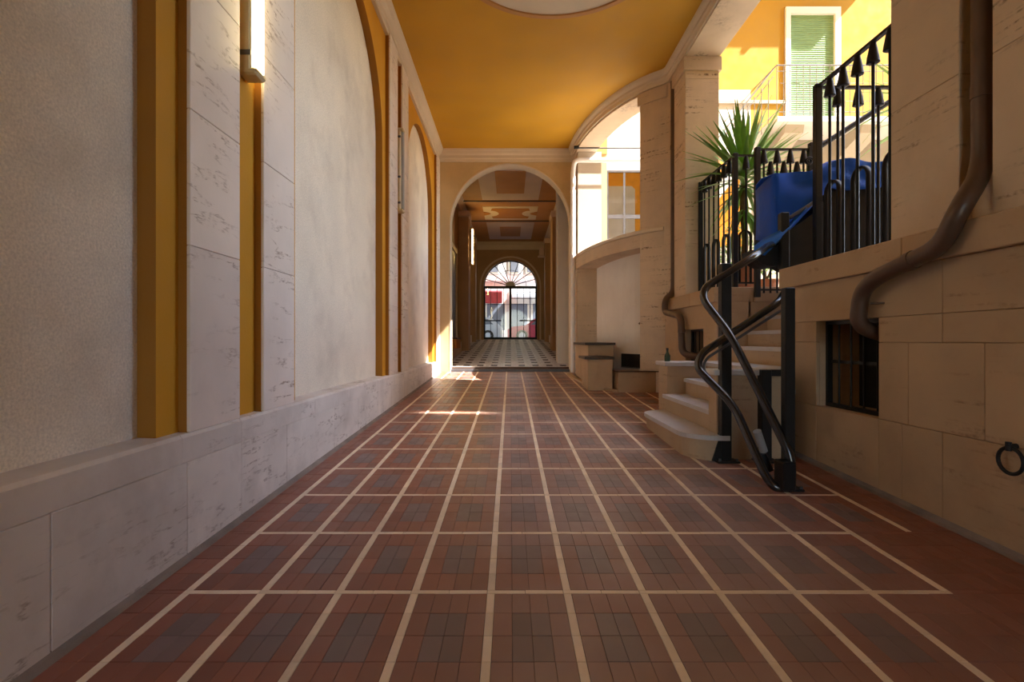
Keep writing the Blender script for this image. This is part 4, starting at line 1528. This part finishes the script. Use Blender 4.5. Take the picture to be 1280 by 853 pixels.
mb = MB(); mb.box(-2.3, 2.3, HY0 - .05, 24.2, 5.65, 6.1)
hc = obj('ceiling_hall', mb, 'hall_brown')
tag(hc, 'dark ochre hall ceiling with painted cream panels', 'ceiling', kind='structure')
for (a, b, x) in ((12.6, 16.1, .88), (19.2, 22.3, .9)):
    mb = MB(); mb.box(-x, x, a, b, 5.635, 5.655); pn = obj('ceiling_panel', mb, 'hall_white', hc)
    mb = MB(); c_ = (a + b) / 2; hl = (b - a) * .29; mb.box(-.41, .41, c_ - hl, c_ + hl, 5.625, 5.645); obj('panel_centre', mb, 'hall_brown', pn)
mb = MB(); mb.box(-.92, .92, 16.9, 18.7, 5.635, 5.655); pn = obj('ceiling_panel', mb, 'cream', hc)
mb = MB()
bow = []
for k in range(13):
    a = math.pi * (k / 12.0) - math.pi / 2
    bow.append((.72 - .26 * math.cos(a) , 17.8 + .55 * math.sin(a)))
bow = [(.62, 17.12)] + [(.66 - .26 * math.cos(math.pi * k / 12 - math.pi / 2), 17.8 + .42 * math.sin(math.pi * k / 12 - math.pi / 2)) for k in range(13)] + [(.62, 18.48)]
full_ = bow + [(-x, y) for x, y in reversed(bow)]
mb.prism(full_, 5.622, 5.64); obj('panel_centre', mb, 'hall_ochre', pn)
for s_ in (-1, 1):
    mb = MB(); mb.prism([(s_ * .92, 17.55), (s_ * .74, 17.68), (s_ * .68, 17.8), (s_ * .74, 17.92), (s_ * .92, 18.05)], 5.622, 5.64); obj('panel_side', mb, 'hall_ochre', pn)
for y in (16.25, 18.95):
    mb = MB(); mb.box(-1.5, 1.5, y - .04, y + .04, 5.625, 5.655); obj('ceiling_rib', mb, 'dark_wood', hc)

for s_, nm, lab in ((-1, 'wall_hall_left', 'dark brown hall wall with a lit tube lamp beyond the arch'), (1, 'wall_hall_right', 'dark brown hall wall with pilasters right of the gate')):
    mb = MB(); mb.box(s_ * 1.72, s_ * 2.3, HY0 - .02, 24.0, 0.2, 5.7)
    hw = obj(nm, mb, 'hall_wall'); tag(hw, lab, 'wall', kind='structure')
    for (a, b, x) in ((16.9, 17.7, 1.38), (21.4, 21.9, 1.45)):
        mb = MB(); mb.box(s_ * x, s_ * 1.72, a, b, 0.6, 5.5, .01); obj('pilaster', mb, 'hall_wall', hw)
        mb = MB(); mb.box(s_ * (x - .03), s_ * 1.72, a - .03, b + .03, 5.3, 5.5); obj('pilaster_cap', mb, 'hall_white', hw)
    mb = MB(); mb.sweep([(s_ * 1.72, HY0, -s_, 0), (s_ * 1.72, 23.0, -s_, 0)], [(0, 5.48), (.10, 5.48), (.12, 5.52), (.20, 5.60), (.26, 5.66), (0, 5.66)])
    obj('cornice', mb, 'hall_white', hw)
    # doorway: frame and dark leaf
    for (a, b, zt) in ((14.3, 15.9, 3.9), (18.6, 20.4, 4.2)):
        mb = MB()
        z0 = fz(a)
        mb.box(s_ * 1.66, s_ * 1.73, a - .12, a, z0, zt); mb.box(s_ * 1.66, s_ * 1.73, b, b + .12, z0, zt); mb.box(s_ * 1.66, s_ * 1.73, a - .12, b + .12, zt, zt + .14)
        fr_ = obj('door_frame', mb, 'cornice', hw)
        mb = MB(); mb.box(s_ * 1.70, s_ * 1.73, a, b, z0, zt); obj('door_leaf', mb, 'dark_wood', fr_)
    for (a, b) in ((12.6, 16.85), (17.75, 21.3)):
        mb = MB(); z0 = fz(a)
        mb.add([(s_ * 1.72, a, z0 - .1), (s_ * 1.60, a, z0 - .1), (s_ * 1.60, b, fz(b) - .1), (s_ * 1.72, b, fz(b) - .1),
                (s_ * 1.72, a, z0 + .30), (s_ * 1.60, a, z0 + .30), (s_ * 1.60, b, fz(b) + .30), (s_ * 1.72, b, fz(b) + .30)],
               [(0, 1, 2, 3), (4, 5, 6, 7), (0, 1, 5, 4), (1, 2, 6, 5), (2, 3, 7, 6)])
        obj('plinth', mb, 'cornice', hw)
tube_lamp('wall_lamp', 'lit tube lamp on the dark hall wall left of the gate', -1.38, 17.3, 3.76, 5.02, True, glow='tube_warm')
t = thing('flower_box', 'ochre box standing on the plinth inside the hall left of the arch', 'box', (-1.60, 14.6, fz(14.6) + .3))
mb = MB(); mb.box(-1.70, -1.48, 14.0, 15.2, fz(14.0) + .30, fz(14.0) + .56, .01); obj('body', mb, 'hall_ochre', t)
mb = MB(); mb.box(-1.72, -1.46, 13.98, 15.22, fz(14.0) + .56, fz(14.0) + .60, .005); obj('lid', mb, 'dark_wood', t)
t = thing('flood_light', 'grey box floodlight high on the hall wall right of the gate', 'light', (1.36, 22.0, 4.85))
mb = MB(); mb.box(1.24, 1.44, 21.9, 22.1, 4.88, 5.22, .02); obj('housing', mb, 'hall_white', t)
mb = MB(); mb.box(1.18, 1.46, 21.88, 22.12, 4.80, 4.86, .01); obj('visor', mb, 'hall_white', t)
mb = MB(); mb.box(1.28, 1.40, 22.1, 22.98, 5.0, 5.08); obj('arm', mb, 'iron_grey', t)

# end wall with the street gate
mb = MB()
arch_wall(mb, -2.3, 2.3, HY1, 23.5, 0.2, 6.0, 0.0, 1.2, 3.63, 0.6)
wgate = obj('wall_gate', mb, 'hall_wall')
tag(wgate, 'dark end wall of the hall round the arched street gate', 'wall', kind='structure')
mb = MB()
n_ = 30
for (r0, r1, y0, y1) in ((1.31, 1.38, HY1 - .05, HY1 + .01),):
    oo = [(-1, None)] + [(k, k) for k in range(n_ + 1)] + [(1, None)]
    def pt(r_, e):
        if e[1] is None: return (e[0] * r_, 1.2)
        a = math.pi * e[1] / n_
        return (-r_ * math.cos(a), 3.63 + r_ * math.sin(a))
    A = [pt(r0, e) for e in oo]; B = [pt(r1, e) for e in oo]
    m_ = len(A)
    mb.v = [(x, y0, z) for x, z in A] + [(x, y0, z) for x, z in B] + [(x, y1, z) for x, z in A] + [(x, y1, z) for x, z in B]
    for i in range(m_ - 1):
        mb.face((i, i + 1, m_ + i + 1, m_ + i)); mb.face((i, i + 1, 2 * m_ + i + 1, 2 * m_ + i)); mb.face((m_ + i, m_ + i + 1, 3 * m_ + i + 1, 3 * m_ + i))
obj('arch_moulding', mb, 'cornice', wgate, smooth=40)
mb = MB(); mb.sweep([(-1.75, HY1, 0, -1), (1.75, HY1, 0, -1)], [(0, 5.30), (.06, 5.30), (.08, 5.5), (.16, 5.6), (.16, 5.66), (0, 5.66)]); obj('cornice', mb, 'cornice', wgate)

GY = 23.15
g = thing('street_gate', 'black iron double gate with glass and a radial fanlight at the hall end', 'gate', (0, GY, fz(GY)))
zb0 = fz(GY) + .01
zc = 3.63
mb = MB()
mb.box(-1.20, -1.13, GY - .04, GY + .04, zb0, zc); mb.box(1.13, 1.20, GY - .04, GY + .04, zb0, zc); mb.box(-1.13, 1.13, GY - .04, GY + .04, zb0, zb0 + .10)
obj('frame', mb, 'iron', g)
mb = MB(); mb.box(-1.20, 1.20, GY - .05, GY + .05, zc - .06, zc + .05); obj('transom', mb, 'iron', g)
mb = MB(); mb.box(-.05, .05, GY - .05, GY + .05, zb0 + .1, zc - .06); obj('meeting_stile', mb, 'iron', g)
for s_ in (-1, 1):
    for k in (1, 2, 3):
        x = s_ * (1.165 * k / 4.0 + .02)
        mb = MB(); mb.box(x - .012, x + .012, GY - .015, GY + .015, zb0 + .1, zc - .06); obj('bar', mb, 'iron', g)
    for z in (2.85,) if s_ < 0 else (2.85, 3.12, 3.38):
        mb = MB(); mb.box(min(s_ * .05, s_ * 1.13), max(s_ * .05, s_ * 1.13), GY - .012, GY + .012, z - .01, z + .01); obj('cross_bar', mb, 'iron', g)
    mb = MB(); mb.tube([(s_ * .42, GY - .08, 2.12), (s_ * 1.16, GY - .08, 2.12)], .028, 8); obj('push_bar', mb, 'iron', g)
    mb = MB(); mb.box(min(s_ * .05, s_ * 1.13), max(s_ * .05, s_ * 1.13), GY + .016, GY + .022, zb0 + .1, zc - .06); obj('glass_pane', mb, 'pane_glass', g)
mb = MB(); mb.prism([(.22 * math.cos(math.pi * k / 16), zc + .05 + .22 * math.sin(math.pi * k / 16)) for k in range(17)], GY - .02, GY + .02, 'y'); obj('fan_hub', mb, 'frame_white', g)
for k in range(1, 10):
    a = math.pi * k / 10
    mb = MB(); mb.tube([(.2 * math.cos(a), GY, zc + .05 + .2 * math.sin(a)), (1.17 * math.cos(a), GY, zc + 1.17 * math.sin(a))], .019, 6); obj('spoke', mb, 'iron', g)
for r_ in (.72,):
    mb = MB(); mb.tube([(r_ * math.cos(math.pi * k / 24), GY, zc + .05 + r_ * math.sin(math.pi * k / 24)) for k in range(25)], .009, 6, cap=True); obj('fan_ring', mb, 'iron', g)
mb = MB(); mb.tube([(1.18 * math.cos(math.pi * k / 30), GY, zc + 1.18 * math.sin(math.pi * k / 30)) for k in range(31)], .025, 6); obj('fan_frame', mb, 'iron', g)

# ================================================================== STREET BEYOND THE GATE
mb = MB(); mb.box(-25, 25, 23.5, 24.9, 1.0, 1.30); mb.box(-25, 25, 31.2, 33, 1.0, 1.32)
tag(obj('pavement', mb, 'pavement'), 'pale street pavement outside the gate', 'pavement', kind='structure')
mb = MB(); mb.box(-25, 25, 24.9, 31.2, 0.9, 1.18)
tag(obj('street', mb, 'asphalt'), 'grey asphalt street outside the gate', 'street', kind='structure')
sb = thing('street_building', 'pale building with windows and a red shop sign across the street', 'building', (0, 33.0, 1.32))
mb = MB(); mb.box(-9, 9, 33.0, 33.6, 1.32, 13); obj('wall', mb, 'street_wall', sb)
mb = MB(); mb.box(-9, 9, 32.85, 33.0, 5.05, 5.35); obj('ledge', mb, 'street_wall_pink', sb)
for x in (-2.6, -1.05, 0.25, 1.35, 2.6):
    mb = MB(); mb.box(x - .35, x + .35, 32.93, 33.0, 5.55, 7.3); wf = obj('window', mb, 'frame_white', sb)
    mb = MB(); mb.box(x - .27, x + .27, 32.91, 32.93, 5.63, 7.2); obj('pane', mb, 'glass_dark', wf)
for x0, x1 in ((-3.4, -1.75), (-1.6, -.25), (-.1, 1.2), (1.35, 3.0)):
    mb = MB(); mb.box(x0, x1, 32.93, 33.0, 1.7, 4.4); wf = obj('shop_front', mb, 'frame_white', sb)
    mb = MB(); mb.box(x0 + .1, x1 - .1, 32.91, 32.93, 1.9, 3.6); obj('pane', mb, 'glass_dark', wf)
mb = MB(); mb.prism([(32.9, 4.45), (31.9, 4.25), (31.9, 3.62), (31.95, 3.55), (32.9, 3.85)], -1.72, -.52, 'x'); obj('shop_awning', mb, 'red_sign', sb)
mb = MB(); mb.prism([(32.9, 4.3), (32.0, 4.15), (32.0, 3.95), (32.9, 4.05)], .1, 2.4, 'x'); obj('shop_awning', mb, 'car_silver', sb)


def car(nm, lab, x, y, mat_, ln=4.1):
    t = thing(nm, lab, 'car', (x, y, 1.18))
    prof = [(-.5, .22), (-.5, .62), (-.46, .78), (-.26, .88), (-.12, 1.30), (.18, 1.40), (.36, 1.28), (.46, .92), (.5, .75), (.5, .22)]
    mb = MB(); mb.prism([(x + a * ln, 1.18 + b) for a, b in prof], y - .8, y + .8, 'y'); obj('body', mb, mat_, t)
    mb = MB(); mb.prism([(x - .10 * ln, 1.18 + 1.22), (x + .16 * ln, 1.18 + 1.31), (x + .31 * ln, 1.18 + 1.22), (x + .38 * ln, 1.18 + .94), (x - .20 * ln, 1.18 + .90)], y - .82, y - .79, 'y'); obj('side_window', mb, 'glass_dark', t)
    for sx in (-.31, .31):
        mb = MB(); mb.tube([(x + sx * ln, y - .83, 1.18 + .31), (x + sx * ln, y - .62, 1.18 + .31)], .31, 18); w_ = obj('wheel', mb, 'rubber', t, smooth=40)
        mb = MB(); mb.tube([(x + sx * ln, y - .845, 1.18 + .31), (x + sx * ln, y - .825, 1.18 + .31)], .18, 14); obj('hub', mb, 'car_silver', w_)


car('parked_car', 'dark red car parked in the street behind the gate', 1.9, 28.6, 'car_red')
car('parked_car', 'silver car parked in the street left of the red one', -2.5, 28.9, 'car_silver')
